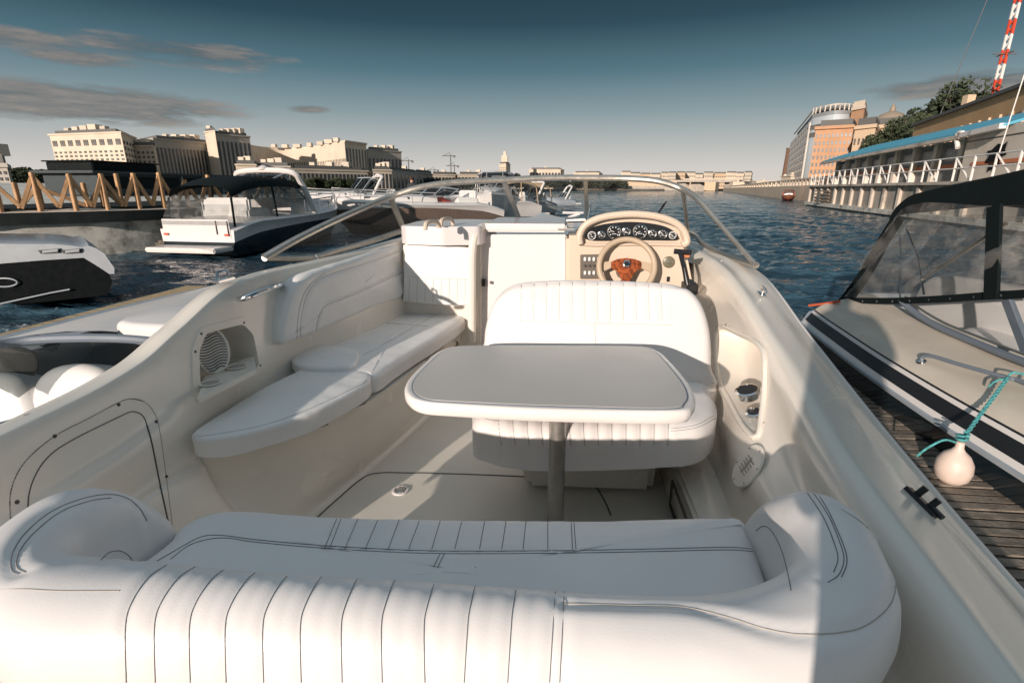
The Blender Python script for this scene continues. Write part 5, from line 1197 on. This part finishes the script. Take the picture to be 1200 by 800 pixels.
# left quay
rq = empty('quay_wall', (-12, 14, 0), 'dark overhanging quay deck over a stained concrete wall on the left', 'quay')
ql = [P(x, y, z=1.2) for x, y in ((-60, 255), (0, 250), (100, 248), (200, 245), (345, 240))]
ql = [Vector((-15.5, 8.0, 1.2))]+ql[1:]+[Vector((-9.0, 25, 1.2)), Vector((-8.2, 60, 1.2))]
back = [Vector((-60, 60, 1.2)), Vector((-60, 8, 1.2))]
q = MB(); q.prism([Vector((p.x, p.y, .92)) for p in ql+back], (0, 0, .26)); q.build('quay_deck', DARKQ, rq)
q = MB(); q.prism([Vector((p.x-.12, p.y+.1, -.2)) for p in ql]+back, (0, 0, 1.15)); q.build('quay_face', CONC, rq)
q = MB(); q.loft([[p+Vector((0, 0, -.0)) for p in ql], [p+Vector((-.25, .2, .08)) for p in ql]]); q.build('quay_kerb', CONCL, rq)
rf_ = empty('timber_railing', (ql[1].x, ql[1].y, 1.2), 'yellow timber railing of posts and slanting braces on the quay edge', 'railing')
def qp(px): 
    # point on the quay edge line below this pixel column
    for a, b in zip(ql, ql[1:]):
        for k in range(60):
            p = a.lerp(b, k/60)
            dx = p-CAM; xa = dx.x*math.cos(YAW)+dx.y*math.sin(YAW); f_ = -dx.x*math.sin(YAW)+dx.y*math.cos(YAW); dd_ = f_*math.cos(PIT)-dx.z*math.sin(PIT)
            if 600+600*xa/dd_ >= px: return p
    return ql[-1]
def post(px, h0, back_=.15, nm='post'):
    p = qp(px)+Vector((-back_, back_*.6, 0)); q = MB(); q.beam(p, p+Vector((0, 0, h0)), .085, .10); q.build(nm, TIMB, rf_, 40, .01); return p
posts = []
for px, h0, bk in ((-14, 1.0, .1), (2, .72, .1), (37, .70, .9), (50, .92, .1), (64, .66, .9), (91, .90, .1), (119, .70, .9), (129, .92, .1), (139, .68, .9), (160, .95, .9), (165, .95, .1), (181, .75, .9), (195, .98, .1), (222, .8, .1), (250, .95, .1), (280, .8, .1), (316, 1.0, .1), (336, 1.0, .1)): posts.append((post(px, h0, bk), h0, bk))
fr_ = [p for p in posts if p[2] < .5]; bk_ = [p for p in posts if p[2] > .5]
def brace(a, b):
    q = MB(); q.beam(a, b, .07, .09); q.build('brace', TIMB, rf_, 40, .008)
Z = Vector((0, 0, 1))
for i in range(len(fr_)-1):
    a, ha, _ = fr_[i]; b, hb_2, _ = fr_[i+1]; m_ = a.lerp(b, .52)
    brace(a+Z*(ha*.92), m_+Z*.12); brace(b+Z*(hb_2*.92), m_+Z*.10)
for i in range(len(bk_)-1):
    a, ha, _ = bk_[i]; b, hb_2, _ = bk_[i+1]
    brace(a+Z*(ha*.9 if i % 2 else .1), b+Z*(.1 if i % 2 else hb_2*.9))
q = MB(); q.beam(fr_[0][0]+Z*.06, fr_[5][0]+Z*.06, .05, .08); q.beam(fr_[5][0]+Z*.06, fr_[-1][0]+Z*.06, .05, .08); q.build('bottom_rail', DARKQ, rf_)
# long dark river boat behind the railing
a = D(108, 200, 27); b = D(335, 205, 44); a.z = b.z = 0; t_ = (b-a).normalized(); n_ = Vector((-t_.y, t_.x, 0)); n_ = n_ if n_.dot(a) > 0 else -n_
rv = empty('passenger_boat', (a+b)/2, 'long dark river passenger boat with a row of large windows behind the timber railing', 'passenger boat')
def bx(t0, t1, n0, n1, z0, z1, m_, nm, parent=rv):
    q = MB(); L = (b-a).length; pts = [a+t_*L*t0+n_*n0, a+t_*L*t1+n_*n0, a+t_*L*t1+n_*n1, a+t_*L*t0+n_*n1]; q.prism([Vector((p.x, p.y, z0)) for p in pts], (0, 0, z1-z0)); return q.build(nm, m_, parent, 40, .04)
bx(0, 1, 0, 4, -.1, 1.4, NAVY, 'hull'); bx(.03, .99, .3, 3.8, 1.4, 2.55, mat('shaded_slate_blue', (.02, .035, .042), .6), 'saloon'); bx(.0, 1, .0, 4, 2.55, 2.68, mat('shaded_slate_roof', (.035, .05, .058), .6), 'roof')  # slate colours darkened, the shade on this side put into them
bx(.03, .27, .5, 3.4, 2.68, 3.15, BLKM, 'wheelhouse'); bx(.02, .28, .4, 3.5, 3.15, 3.22, BLKM, 'wheelhouse_roof')
for k in range(9):
    bx(.05+k*.105, .05+k*.105+.085, .24, .32, 1.75, 2.40, BLKM, 'window'); bx(.04+k*.105, .046+k*.105, .2, .32, 1.4, 2.55, HULLG, 'window_post')
# ---------------------------------------------------------------- right bank
bk = [P(944, 237, z=0), P(945, 241, z=0), P(1041, 254, z=0), Vector((18.9, 26, 0)), Vector((16.5, 14, 0))]
bk[0] = Vector((33.5, 71, 0)); bk[1] = P(945, 241, z=0)
line = [bk[1], bk[2], bk[3], bk[4]]
rw = empty('bulkhead_wall', line[0], 'weathered concrete quay bulkhead with vertical ribs below the pavilion', 'quay wall')
poly = [bk[0]+Vector((2, 0, 0))]+line+[bk[4]+Vector((25, 0, 0)), bk[0]+Vector((30, 10, 0))]
q = MB(); q.prism([Vector((p.x, p.y, -.3)) for p in poly], (0, 0, 2.3)); q.build('wall', mat('quay_concrete', (.55, .48, .40), .9, var=.2, vs=.5, dirt=(.26, .22, .18), dirts=.8), rw)
q = MB(); cap_ = [p for p in poly[1:5]]
for i in range(3): q.beam(Vector((cap_[i].x-.1, cap_[i].y, 2.02)), Vector((cap_[i+1].x-.1, cap_[i+1].y, 2.02)), .5, .16)
q.build('coping', CONCL, rw)
q = MB()
for i in range(3): q.beam(Vector((cap_[i].x-.1, cap_[i].y, .30)), Vector((cap_[i+1].x-.1, cap_[i+1].y, .30)), .3, .3)
q.build('fender_beam', CONC, rw)
for i in range(3):
    L = (cap_[i+1]-cap_[i]).length; n = int(L/2.2)
    for k in range(n):
        p = cap_[i].lerp(cap_[i+1], (k+.5)/n); q = MB(); q.box((p.x-.1, p.y, 1.15), (.18, .22, 1.55)); q.build('rib', CONCL, rw)
q = MB(); p = cap_[0].lerp(cap_[1], .33)
for k in range(4): q.beam(Vector((p.x-.45, p.y+1.4, .7+k*.28)), Vector((p.x-.5, p.y-1.4, .7+k*.28)), .14, .12)
q.build('timber_fender', WOODD, rw)
# white railing
rr = empty('quay_railing', line[0]+Vector((0, 0, 2.1)), 'white metal railing with slanting stays along the quay top', 'railing')
pts_r = []
for i in range(3):
    L = (cap_[i+1]-cap_[i]).length; n = int(L/1.6)
    for k in range(n): pts_r.append(cap_[i].lerp(cap_[i+1], k/n)+Vector((.1, 0, 2.1)))
for j, z in enumerate((1.15, .62)):
    q = MB(); q.tube([p+Vector((0, 0, z)) for p in pts_r], .035, 5); q.build('rail', WHT, rr)
for i, p in enumerate(pts_r[:64]):
    q = MB(); q.tube([p, p+Vector((0, 0, 1.15))], .05, 5); q.build('post', WHT, rr)
    if i % 2 == 0 and i+1 < len(pts_r): q = MB(); q.tube([p+Vector((0, 0, 1.1)), p.lerp(pts_r[i+1], .8)+Vector((.1, 0, .05))], .04, 5); q.build('stay', WHT, rr)
# pavilion
fA = Vector((31.2, 68, 0)); fB = Vector((22.6, 30.6, 0)); fC = Vector((18.2, 12, 0)); mid_ = D(1112, 171, 30.5); fM = Vector((mid_.x, mid_.y, 0))
rp2 = empty('pavilion', (fA+fB)/2+Vector((0, 0, 2)), 'long quayside pavilion with sloping blue roof, grey siding and cream panelled end', 'pavilion')
ax_ = (fB-fA).normalized(); nx = Vector((-ax_.y, ax_.x, 0)); nx = nx if nx.x > 0 else -nx
fM = fA+ax_*((fM-fA).dot(ax_)); EZ = 4.75; 
def wallseg(p0, p1, z0, z1, m_, nm, off=0, th=.3):
    q = MB(); q.prism([Vector((p0.x, p0.y, z0))+nx*off, Vector((p1.x, p1.y, z0))+nx*off, Vector((p1.x, p1.y, z0))+nx*(off+th), Vector((p0.x, p0.y, z0))+nx*(off+th)], (0, 0, z1-z0)); return q.build(nm, m_, rp2)
wallseg(fA, fM, 2.0, EZ, WALLSH, 'siding', 1.0); wallseg(fA, fM, 3.05, 3.3, ORGP, 'orange_band', .93, .05)
fE = fA+ax_*((fC-fA).dot(ax_))
wallseg(fM, fE, 2.0, 4.9, PANEL, 'panelled_end', .0)
wallseg(fM, fE, 4.35, 4.40, SEAM, 'panel_joint', -.03, .02); wallseg(fM+ax_*1.2, fE, 3.02, 3.2, ORGP, 'orange_band', -.05, .03)
q = MB(); q.prism([Vector((fM.x, fM.y, 2))+nx*.02, Vector((fM.x, fM.y, 2))+nx*1.0, Vector((fM.x, fM.y, 4.7))+nx*1.0, Vector((fM.x, fM.y, 4.7))+nx*.02], ax_*.2); q.build('return_wall', PANEL, rp2)
Lm = (fM-fA).length
for k in range(9):
    p = fA+ax_*(Lm*(k+.4)/9); q = MB(); q.box((p.x+nx.x*.8, p.y+nx.y*.8, 3.4), (.35, .35, 2.8)); q.build('pillar', PANEL, rp2)
    if k < 8: wallseg(p+ax_*.8, p+ax_*3.2, 3.5, 4.4, WINM, 'window', .94, .04)
fK = D(1151, 150, 26.2); kE = (fK-fA).dot(ax_); fK = fA+ax_*kE
q = MB(); e0 = [Vector((fA.x, fA.y, EZ))-nx*.5-ax_*1, Vector((fM.x, fM.y, EZ))-nx*.5+ax_*.5]; e1 = [p+nx*5.0+Vector((0, 0, 1.7)) for p in e0]
k0 = Vector((fK.x, fK.y, EZ))-nx*.5; e0b = e0[1].lerp(k0, 1)
q.prism([e0[0], e0[1], e0b, e0b+nx*3.0+Vector((0, 0, 1.0)), e1[0]], (0, 0, .14)); q.build('blue_roof', ROOFB, rp2)
q = MB(); q.beam(e0[0]+Vector((0, 0, -.10)), e0[1]+Vector((0, 0, -.10)), .3, .22); q.build('eave_board', CONCL, rp2)
q = MB(); q.beam(e0[1]+Vector((0, 0, -.02)), e0b+Vector((0, 0, .05)), .3, .26); q.build('white_gutter', WHT, rp2)
q = MB(); q.tube(cr([e0[1]+Vector((0, 0, .1)), e0[1]+ax_*-.5+Vector((0, 0, .15)), e0[1]+ax_*-.6+Vector((0, 0, -.1)), e0[1]+ax_*-.2+Vector((0, 0, -.7))], 5), .13, 8); q.build('downpipe', WHT, rp2)
# bare patch on the panelled end, drain pole
c = D(1137, 184, (D(1137, 184, 1)-CAM).length and 27.5); s0 = (c-fA).dot(ax_); c = fA+ax_*s0-nx*.03
q = MB(); # jagged dark opening
star = [(0, .9), (.45, .75), (.8, .95), (.75, .4), (1.0, .1), (.62, 0), (.55, -.6), (.35, -.5), (.25, -.95), (-.1, -.8), (-.4, -1.0), (-.42, -.4), (-.95, -.35), (-.6, .1), (-.9, .5), (-.5, .5)]
q.prism([c+ax_*(x*1.05)+Vector((0, 0, 3.35+z*.75)) for x, z in star], -nx*.02); q.build('dark_patch', BLKM, rp2)
mq = MB(); fl = D(1195, 110, 22); mq.tube([(fl.x-.3, fl.y, 2.0), (fl.x, fl.y, 6.6)], .024, 8); thing_mesh(mq, 'flagpole', WHT, 'thin white pole standing before the panelled end wall', 'pole')
# lifebuoy like orange figure on the rail
p = pts_r[22]+Vector((.2, 0, .5)); q = MB(); q.tube([p+Vector((math.cos(a)*.12, math.sin(a)*.3, math.sin(a*1)*.0+math.cos(a)*.35)) for a in [2*PI*k/20 for k in range(20)]], .07, 8, True); thing_mesh(q, 'lifebuoy', ORGP, 'orange lifebuoy hanging on the white railing', 'lifebuoy')
# tan building
r3 = empty('long_building', (42, 60, 1.5), 'long tan rendered building with a row of tall windows and pale piers, behind the pavilion', 'building')
tA, tB = Vector((42.0, 71.3, 0)), Vector((33.7, 45.3, 0)); tx = (tB-tA).normalized(); tC = tB+tx*18; tn = Vector((-tx.y, tx.x, 0)); tn = tn if tn.x > 0 else -tn
def tseg(p0, p1, z0, z1, m_, nm, off=0, th=12):
    q = MB(); q.prism([Vector((p0.x, p0.y, z0))+tn*off, Vector((p1.x, p1.y, z0))+tn*off, Vector((p1.x, p1.y, z0))+tn*(off+th), Vector((p0.x, p0.y, z0))+tn*(off+th)], (0, 0, z1-z0)); return q.build(nm, m_, r3)
tseg(tA, tC, 1.5, 9.0, OCHRE, 'wall'); tseg(tA-tx*.4, tC, 8.98, 9.25, ROOFG, 'parapet', -.3, 13)
nW = 22; LW = (tC-tA).length
for k in range(nW):
    p = tA+tx*(LW*(k+.5)/nW); p0 = p-tx*.55; p1 = p+tx*.55
    tseg(p0, p1, 4.9, 7.2, WINM, 'window', -.04, .1); tseg(p+tx*.62, p+tx*1.05, 4.9, 7.4, OCHRL, 'pier', -.16, .2)
q = MB(); p = tA+tx*15+tn*.4; q.box((p.x, p.y, 9.4), (.7, .7, 1.6)); q.build('chimney', OCHRL, r3)
# mast
mb0 = D(1166, 112, 82); mx_, my_ = mb0.x, mb0.y
rm = empty('radio_mast', (mx_, my_, 1.5), 'tall red and white lattice mast held by thin guy wires', 'mast')
nS = 22
for k in range(nS):
    z0 = 10+k*2.1; m_ = REDP if k % 2 else WHT; q = MB(); h_ = .42
    cs_ = [(mx_+h_*math.cos(a), my_+h_*math.sin(a)) for a in (.3, .3+2*PI/3, .3+4*PI/3)]
    for i in range(3):
        q.beam((*cs_[i], z0), (*cs_[i], z0+2.1), .22, .22)
        j = (i+1) % 3
        for s_ in (0, 1): q.beam((*cs_[i], z0+s_*1.05), (*cs_[j], z0+s_*1.05+1.05), .13, .13)
    q.build('mast_section', m_, rm)
q = MB(); q.tube([(mx_, my_, 1.5), (mx_, my_, 10)], .4, 8); q.build('mast_base', CONCL, rm)
for z in (22, 33, 44):
    q = MB(); q.beam((mx_-1.7, my_, z), (mx_+1.7, my_, z), .16, .16); q.beam((mx_, my_-1.7, z), (mx_, my_+1.7, z), .16, .16); q.build('cross_arm', ROOFG, rm)
for dx in (-9, 8):
    q = MB(); q.tube([(mx_+dx*.18, my_, 44), (mx_+dx, my_, 6)], .07, 4); q.build('guy_wire', ROOFG, rm)
# glass and brick office
r4 = empty('office_building', (*D(980, 170, 150).xy, 1.5), 'office building with a rounded pale glass tower, tall ribbed side and open roof frame', 'building')
pv = [D(px, 150, d) for px, d in ((931, 215), (950, 148), (975, 140), (1000, 142), (1012, 152), (1008, 190), (960, 230))]; pv = [Vector((p.x, p.y, 1.5)) for p in pv]
zt = 23.6; front = [pv[0], pv[1]]+cr(pv[1:5], 5)[1:]+pv[5:]
q = MB(); q.prism(front, (0, 0, zt-4.0)); q.build('wall', GLB, r4)
q = MB(); cc_ = sum(pv, Vector())/7
q.prism([Vector((p.x, p.y, zt-2.52)) for p in front[1:-1]], (0, 0, 1.0)); q.build('upper_band', mat('band_grey', (.30, .32, .33), .5), r4)
for k in range(24):
    p = pv[0].lerp(pv[1], (k+.5)/24); q = MB(); q.box((p.x-.25, p.y, zt/2-1), (.5, .7, zt-5)); q.build('rib', mat('rib_white', (.62, .56, .50), .7) if k == 0 else bpy.data.materials['rib_white'], r4)
win_grid(r4, pv[0], pv[1], 3, zt-3, 12, 8, .55, .6, WINM, proud=.7)
for a_, b_ in zip(front[1:16:2], front[3:18:2]): win_grid(r4, a_, b_, 15.5, zt-4.0, 2, 2, .85, .55, WINM2, proud=.25)
for k in range(12):
    i = 1+k; 
    if i < len(front)-1:
        p = front[i]; q = MB(); q.beam((p.x, p.y, zt-1.5), (p.x*.985+cc_.x*.015, p.y*.985+cc_.y*.015, zt+.2), .28, .28); q.build('roof_rib', CONCL, r4)
q = MB(); q.tube([Vector((p.x, p.y, zt+.1)).lerp(Vector((cc_.x, cc_.y, zt+.1)), .03) for p in front[:-2]], .25, 6); q.build('roof_ring', CONCL, r4)
q = MB(); q.prism([Vector((p.x, p.y, zt-1.5)).lerp(Vector((cc_.x, cc_.y, zt-1.5)), .12) for p in front], (0, 0, 1.6)); q.build('roof', ROOFG, r4)
bldg('orange brick office block with rows of square windows below the glass tower', [(956, 128), (1000, 124), (1006, 136), (1016, 150), (962, 145)], 152, BRICK, facades=[(0, 1, 9, 8, .5, .5, WINM, .02, .95), (1, 2, 2, 6, .5, .5, WINM, .1, .95)], cornice=BRICK, name='brick_building')
bldg('taller orange brick wing with pale top, right of the glass tower', [(998, 136), (1013, 132), (1017, 145), (1002, 150)], 130, BRICK, facades=[(0, 1, 3, 3, .5, .5, WINM2, .6, .8)], cornice=STONE, roof=STONE, name='brick_building')
r5, pts, z = bldg('low orange building with pale trim beside the domed building', [(1002, 112), (1026, 108), (1032, 120), (1006, 124)], 152, OCHRL, facades=[(0, 1, 5, 4, .4, .5, WINM2, .1, .9)], name='annex_building')
r6, pts, z = bldg('ochre building with a grey metal dome and small lantern', [(1024, 118), (1056, 114), (1060, 130), (1028, 134)], 151, OCHRL, facades=[(0, 1, 6, 3, .4, .5, WINM2, .1, .9)], name='domed_building')
c = sum(pts, Vector())/4; q = MB(); q.lathe((c.x, c.y, z+.6), [(4.1, 0), (4.0, .8), (3.4, 2.2), (2.3, 3.3), (.9, 3.9), (.6, 4.0), (.6, 4.7), (.3, 5.2), (.05, 5.9)], 20); q.build('dome', mat('dome_metal', (.30, .24, .18), .6), r6)
q = MB(); q.box((c.x+4.2, c.y-2, z+2), (1.2, 1.2, 3.6)); q.build('chimney', ROOFG, r6)
# tall chimney, quay wall up river, small red boat
p = G2(919, 210, 250); q = MB(); q.lathe((p.x, p.y, 1), [(1.5, 0), (1.2, 10), (.95, 18), (1.05, 19.5), (.8, 19.5)], 14); thing_mesh(q, 'factory_chimney', mat('soot_brick', (.16, .09, .06), .9), 'tall slim brick factory chimney on the right bank', 'chimney')
p = G2(926, 210, 240); q = MB(); q.box((p.x, p.y, 6.2), (6, 1, 4)); q.box((p.x, p.y, 2.5), (.8, .8, 5)); thing_mesh(q, 'billboard', WHT, 'small white billboard near the chimney', 'billboard')
rq2 = empty('embankment_wall', G2(900, 225, 150), 'long beige stone embankment with a balustrade running up river', 'embankment')
wl = [Vector((33.5, 71, 0)), Vector((36, 82, 0)), Vector((43, 110, 0)), Vector((92, 306, 0)), Vector((115, 400, 0))]
q = MB(); q.prism([Vector((p.x-.6, p.y, -.3)) for p in wl]+[Vector((150, 400, -.3)), Vector((60, 71, -.3))], (0, 0, 2.5)); q.build('wall', mat('beige_masonry', (.62, .50, .38), .9, var=.15, vs=.3), rq2)
for i in range(4):
    L = (wl[i+1]-wl[i]).length; n = min(26, max(3, int(L/3.0)))
    for k in range(n): p = wl[i].lerp(wl[i+1], k/n); q = MB(); q.box((p.x-.2, p.y, 2.65), (.4, .8, 1.0)); q.build('baluster', STONE, rq2)
    q = MB(); q.beam(wl[i]+Vector((-.2, 0, 3.2)), wl[i+1]+Vector((-.2, 0, 3.2)), .5, .22); q.build('coping', STONE, rq2)
random.seed(5)
for k, (px, w_, d_, m_) in enumerate(((868, 12, 330, STONE), (884, 9, 320, ROOFG), (898, 14, 300, STONE2), (934, 8, 180, STONE2))):
    p = G2(px, 215, d_); q = MB(); q.box((p.x, p.y, 3.6), (w_, 8, 4.4)); q.box((p.x, p.y, 5.95), (w_+1, 9, .3)); q.box((p.x-2, p.y, 6.6), (1, 1, 1.2)); thing_mesh(q, 'low_building', m_, ['low pale shed behind the embankment, nearest the bridge', 'dark roofed shed behind the embankment', 'grey low shed left of the chimney', 'small grey shed right of the chimney'][k], 'shed')
boat_at('small red fishing boat lying against the embankment wall', (35.2, 88), (33.0, 82), 1.8, .7, mat('red_hull', (.35, .08, .04), .5), mat('rust_orange', (.40, .16, .08), .6), .5, None, None, (RED, .1, .5, .8), None, False, group=None, name='fishing_boat', cat='fishing boat')
# tower cranes on the horizon
for k, (px, d_, hh, lb) in enumerate(((480, 520, 30, 'thin tower crane, nearest the dark quay blocks'), (529, 540, 36, 'tallest thin tower crane on the horizon'), (533, 560, 27, 'shorter tower crane just behind the tallest one'), (510, 600, 24, 'faint tower crane between the other cranes'))):
    p = G2(px, 215, d_); q = MB(); q.beam((p.x, p.y, 1), (p.x, p.y, hh), .9, .9); q.beam((p.x-9, p.y, hh-1.5), (p.x+5, p.y, hh-1.5), .8, .8); q.beam((p.x, p.y, hh+2), (p.x-7, p.y, hh-1.3), .4, .4); q.box((p.x+4, p.y, hh-2.4), (2, 1.5, 1.6)); thing_mesh(q, 'tower_crane', ROOFG, lb, 'crane')
# channel marks and a dark block at the left edge
bldg('dark stepped house at the far left edge', [(-25, 90), (8, 90), (11, 99), (-22, 99)], 196, STONED, facades=[(0, 1, 5, 3, .5, .5, WINM, .1, .9)], clutter=2, name='house')
# ================================================================ camera, light, world
cam = bpy.data.cameras.new('camera'); co_ = bpy.data.objects.new('camera', cam); C.objects.link(co_)
cam.sensor_width = 36; cam.lens = 18; cam.clip_end = 6000; cam.clip_start = .02
co_.location = CAM
person((.18, -.38, .46), PI, 'person in dark clothes holding a camera on the stern platform, behind the stern bench', CLO, 1.76)
fwd = Vector((-math.sin(YAW)*math.cos(PIT), math.cos(YAW)*math.cos(PIT), -math.sin(PIT)))
co_.rotation_euler = fwd.to_track_quat('-Z', 'Y').to_euler()
bpy.context.scene.camera = co_
EL, AZ = R(12.5), R(24.1)
sl = bpy.data.lights.new('sun', 'SUN'); so = bpy.data.objects.new('sun', sl); C.objects.link(so)
sl.energy = 5.0; sl.angle = R(.6); sl.color = (1, .86, .75)
ld = Vector((math.sin(AZ)*math.cos(EL), math.cos(AZ)*math.cos(EL), -math.sin(EL)))
so.rotation_euler = ld.to_track_quat('-Z', 'Y').to_euler(); so.location = (-20, -40, 12)
w = bpy.data.worlds.new('World'); bpy.context.scene.world = w; w.use_nodes = True
nt = w.node_tree; bg = nt.nodes['Background']
sky = nt.nodes.new('ShaderNodeTexSky'); sky.sky_type = 'NISHITA'; sky.sun_disc = False
sky.sun_elevation = EL; sky.sun_rotation = AZ+PI; sky.air_density = 1.2; sky.dust_density = 1.5
tc = nt.nodes.new('ShaderNodeTexCoord'); sx = nt.nodes.new('ShaderNodeSeparateXYZ'); nt.links.new(tc.outputs['Generated'], sx.inputs[0])
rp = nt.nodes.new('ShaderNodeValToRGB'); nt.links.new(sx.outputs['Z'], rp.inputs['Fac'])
# hazy cream horizon turning to deep teal, paler overhead as added fill light
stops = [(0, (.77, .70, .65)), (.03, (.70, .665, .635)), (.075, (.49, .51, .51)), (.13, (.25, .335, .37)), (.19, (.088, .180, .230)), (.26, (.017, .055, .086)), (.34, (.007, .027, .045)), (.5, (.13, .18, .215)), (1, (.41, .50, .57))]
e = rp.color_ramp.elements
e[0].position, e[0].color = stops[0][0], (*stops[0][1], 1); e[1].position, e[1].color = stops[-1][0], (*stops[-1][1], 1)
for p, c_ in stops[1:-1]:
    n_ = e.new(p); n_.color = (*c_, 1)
# streaky clouds low in the sky
mp = nt.nodes.new('ShaderNodeMapping'); mp.inputs['Scale'].default_value = (2.2, 2.2, 15); nt.links.new(tc.outputs['Generated'], mp.inputs[0])
cn = nt.nodes.new('ShaderNodeTexNoise'); cn.inputs['Scale'].default_value = 3.4; cn.inputs['Detail'].default_value = 12; cn.inputs['Roughness'].default_value = .66
nt.links.new(mp.outputs[0], cn.inputs['Vector'])
def cloud(dirv, sx_, sz_, amp):
    """elliptical patch of cloud round a direction"""
    d = Vector(dirv).normalized()
    side = d.cross(Vector((0, 0, 1))).normalized()
    vm = nt.nodes.new('ShaderNodeVectorMath'); vm.operation = 'DOT_PRODUCT'; nt.links.new(tc.outputs['Generated'], vm.inputs[0]); vm.inputs[1].default_value = side/sx_
    m1 = nt.nodes.new('ShaderNodeMath'); m1.operation = 'SUBTRACT'; nt.links.new(sx.outputs['Z'], m1.inputs[0]); m1.inputs[1].default_value = d.z
    m2 = nt.nodes.new('ShaderNodeMath'); m2.operation = 'DIVIDE'; nt.links.new(m1.outputs[0], m2.inputs[0]); m2.inputs[1].default_value = sz_
    p1 = nt.nodes.new('ShaderNodeMath'); p1.operation = 'MULTIPLY'; nt.links.new(vm.outputs['Value'], p1.inputs[0]); nt.links.new(vm.outputs['Value'], p1.inputs[1])
    p2 = nt.nodes.new('ShaderNodeMath'); p2.operation = 'MULTIPLY_ADD'; nt.links.new(m2.outputs[0], p2.inputs[0]); nt.links.new(m2.outputs[0], p2.inputs[1]); nt.links.new(p1.outputs[0], p2.inputs[2])
    ss = nt.nodes.new('ShaderNodeMapRange'); ss.inputs['From Min'].default_value = 1; ss.inputs['From Max'].default_value = 0; ss.inputs['To Min'].default_value = 0; ss.inputs['To Max'].default_value = amp
    nt.links.new(p2.outputs[0], ss.inputs['Value'])
    fr = nt.nodes.new('ShaderNodeVectorMath'); fr.operation = 'DOT_PRODUCT'; nt.links.new(tc.outputs['Generated'], fr.inputs[0]); fr.inputs[1].default_value = d
    gt = nt.nodes.new('ShaderNodeMath'); gt.operation = 'GREATER_THAN'; nt.links.new(fr.outputs['Value'], gt.inputs[0]); gt.inputs[1].default_value = .3
    mm = nt.nodes.new('ShaderNodeMath'); mm.operation = 'MULTIPLY'; nt.links.new(ss.outputs[0], mm.inputs[0]); nt.links.new(gt.outputs[0], mm.inputs[1]); return mm.outputs[0]
acc = None
for px, py, a, b, amp in ((100, 122, .30, .042, 1.15), (215, 62, .24, .032, 1.0), (25, 46, .16, .024, .9), (90, 68, .12, .020, .95), (362, 128, .06, .013, .95), (1140, 98, .20, .024, 1.15), (905, 155, .015, .004, .5)):
    o = cloud(ray(px, py), a, b, amp)
    if acc is None: acc = o
    else:
        q = nt.nodes.new('ShaderNodeMath'); q.operation = 'MAXIMUM'; nt.links.new(acc, q.inputs[0]); nt.links.new(o, q.inputs[1]); acc = q.outputs[0]
ad = nt.nodes.new('ShaderNodeMath'); ad.operation = 'MULTIPLY'; nt.links.new(acc, ad.inputs[0]); nt.links.new(cn.outputs['Fac'], ad.inputs[1])
cr_ = nt.nodes.new('ShaderNodeMapRange'); cr_.inputs['From Min'].default_value = .31; cr_.inputs['From Max'].default_value = .47; cr_.inputs['To Max'].default_value = .8; nt.links.new(ad.outputs[0], cr_.inputs['Value'])
cc = nt.nodes.new('ShaderNodeValToRGB'); cc.color_ramp.elements[0].color = (.10, .115, .125, 1); cc.color_ramp.elements[1].color = (.34, .28, .25, 1); cc.color_ramp.elements[0].position = .42; cc.color_ramp.elements[1].position = .68
nt.links.new(cn.outputs['Fac'], cc.inputs['Fac'])
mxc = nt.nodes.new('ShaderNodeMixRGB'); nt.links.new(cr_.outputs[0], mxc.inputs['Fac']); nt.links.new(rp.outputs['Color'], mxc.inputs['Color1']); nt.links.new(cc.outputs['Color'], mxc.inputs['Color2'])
# the physical sky carries part of the colour, the graded haze the rest
sc2 = nt.nodes.new('ShaderNodeVectorMath'); sc2.operation = 'SCALE'; sc2.inputs['Scale'].default_value = .06; nt.links.new(sky.outputs[0], sc2.inputs[0])
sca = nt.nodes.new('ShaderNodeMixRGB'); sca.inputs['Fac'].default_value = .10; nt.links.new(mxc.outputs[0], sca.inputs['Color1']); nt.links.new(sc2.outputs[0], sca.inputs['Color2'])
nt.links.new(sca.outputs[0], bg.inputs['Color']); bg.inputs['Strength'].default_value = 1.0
sc0 = bpy.context.scene
sc0.view_settings.view_transform = 'Standard'; sc0.view_settings.look = 'None'; sc0.view_settings.exposure = 0
sc0.cycles.max_bounces = 8; sc0.cycles.transparent_max_bounces = 16; sc0.cycles.caustics_reflective = False; sc0.cycles.caustics_refractive = False
bpy.context.view_layer.update()
for o_ in list(bpy.data.objects):
    if o_.name.startswith('tmp'): bpy.data.objects.remove(o_)
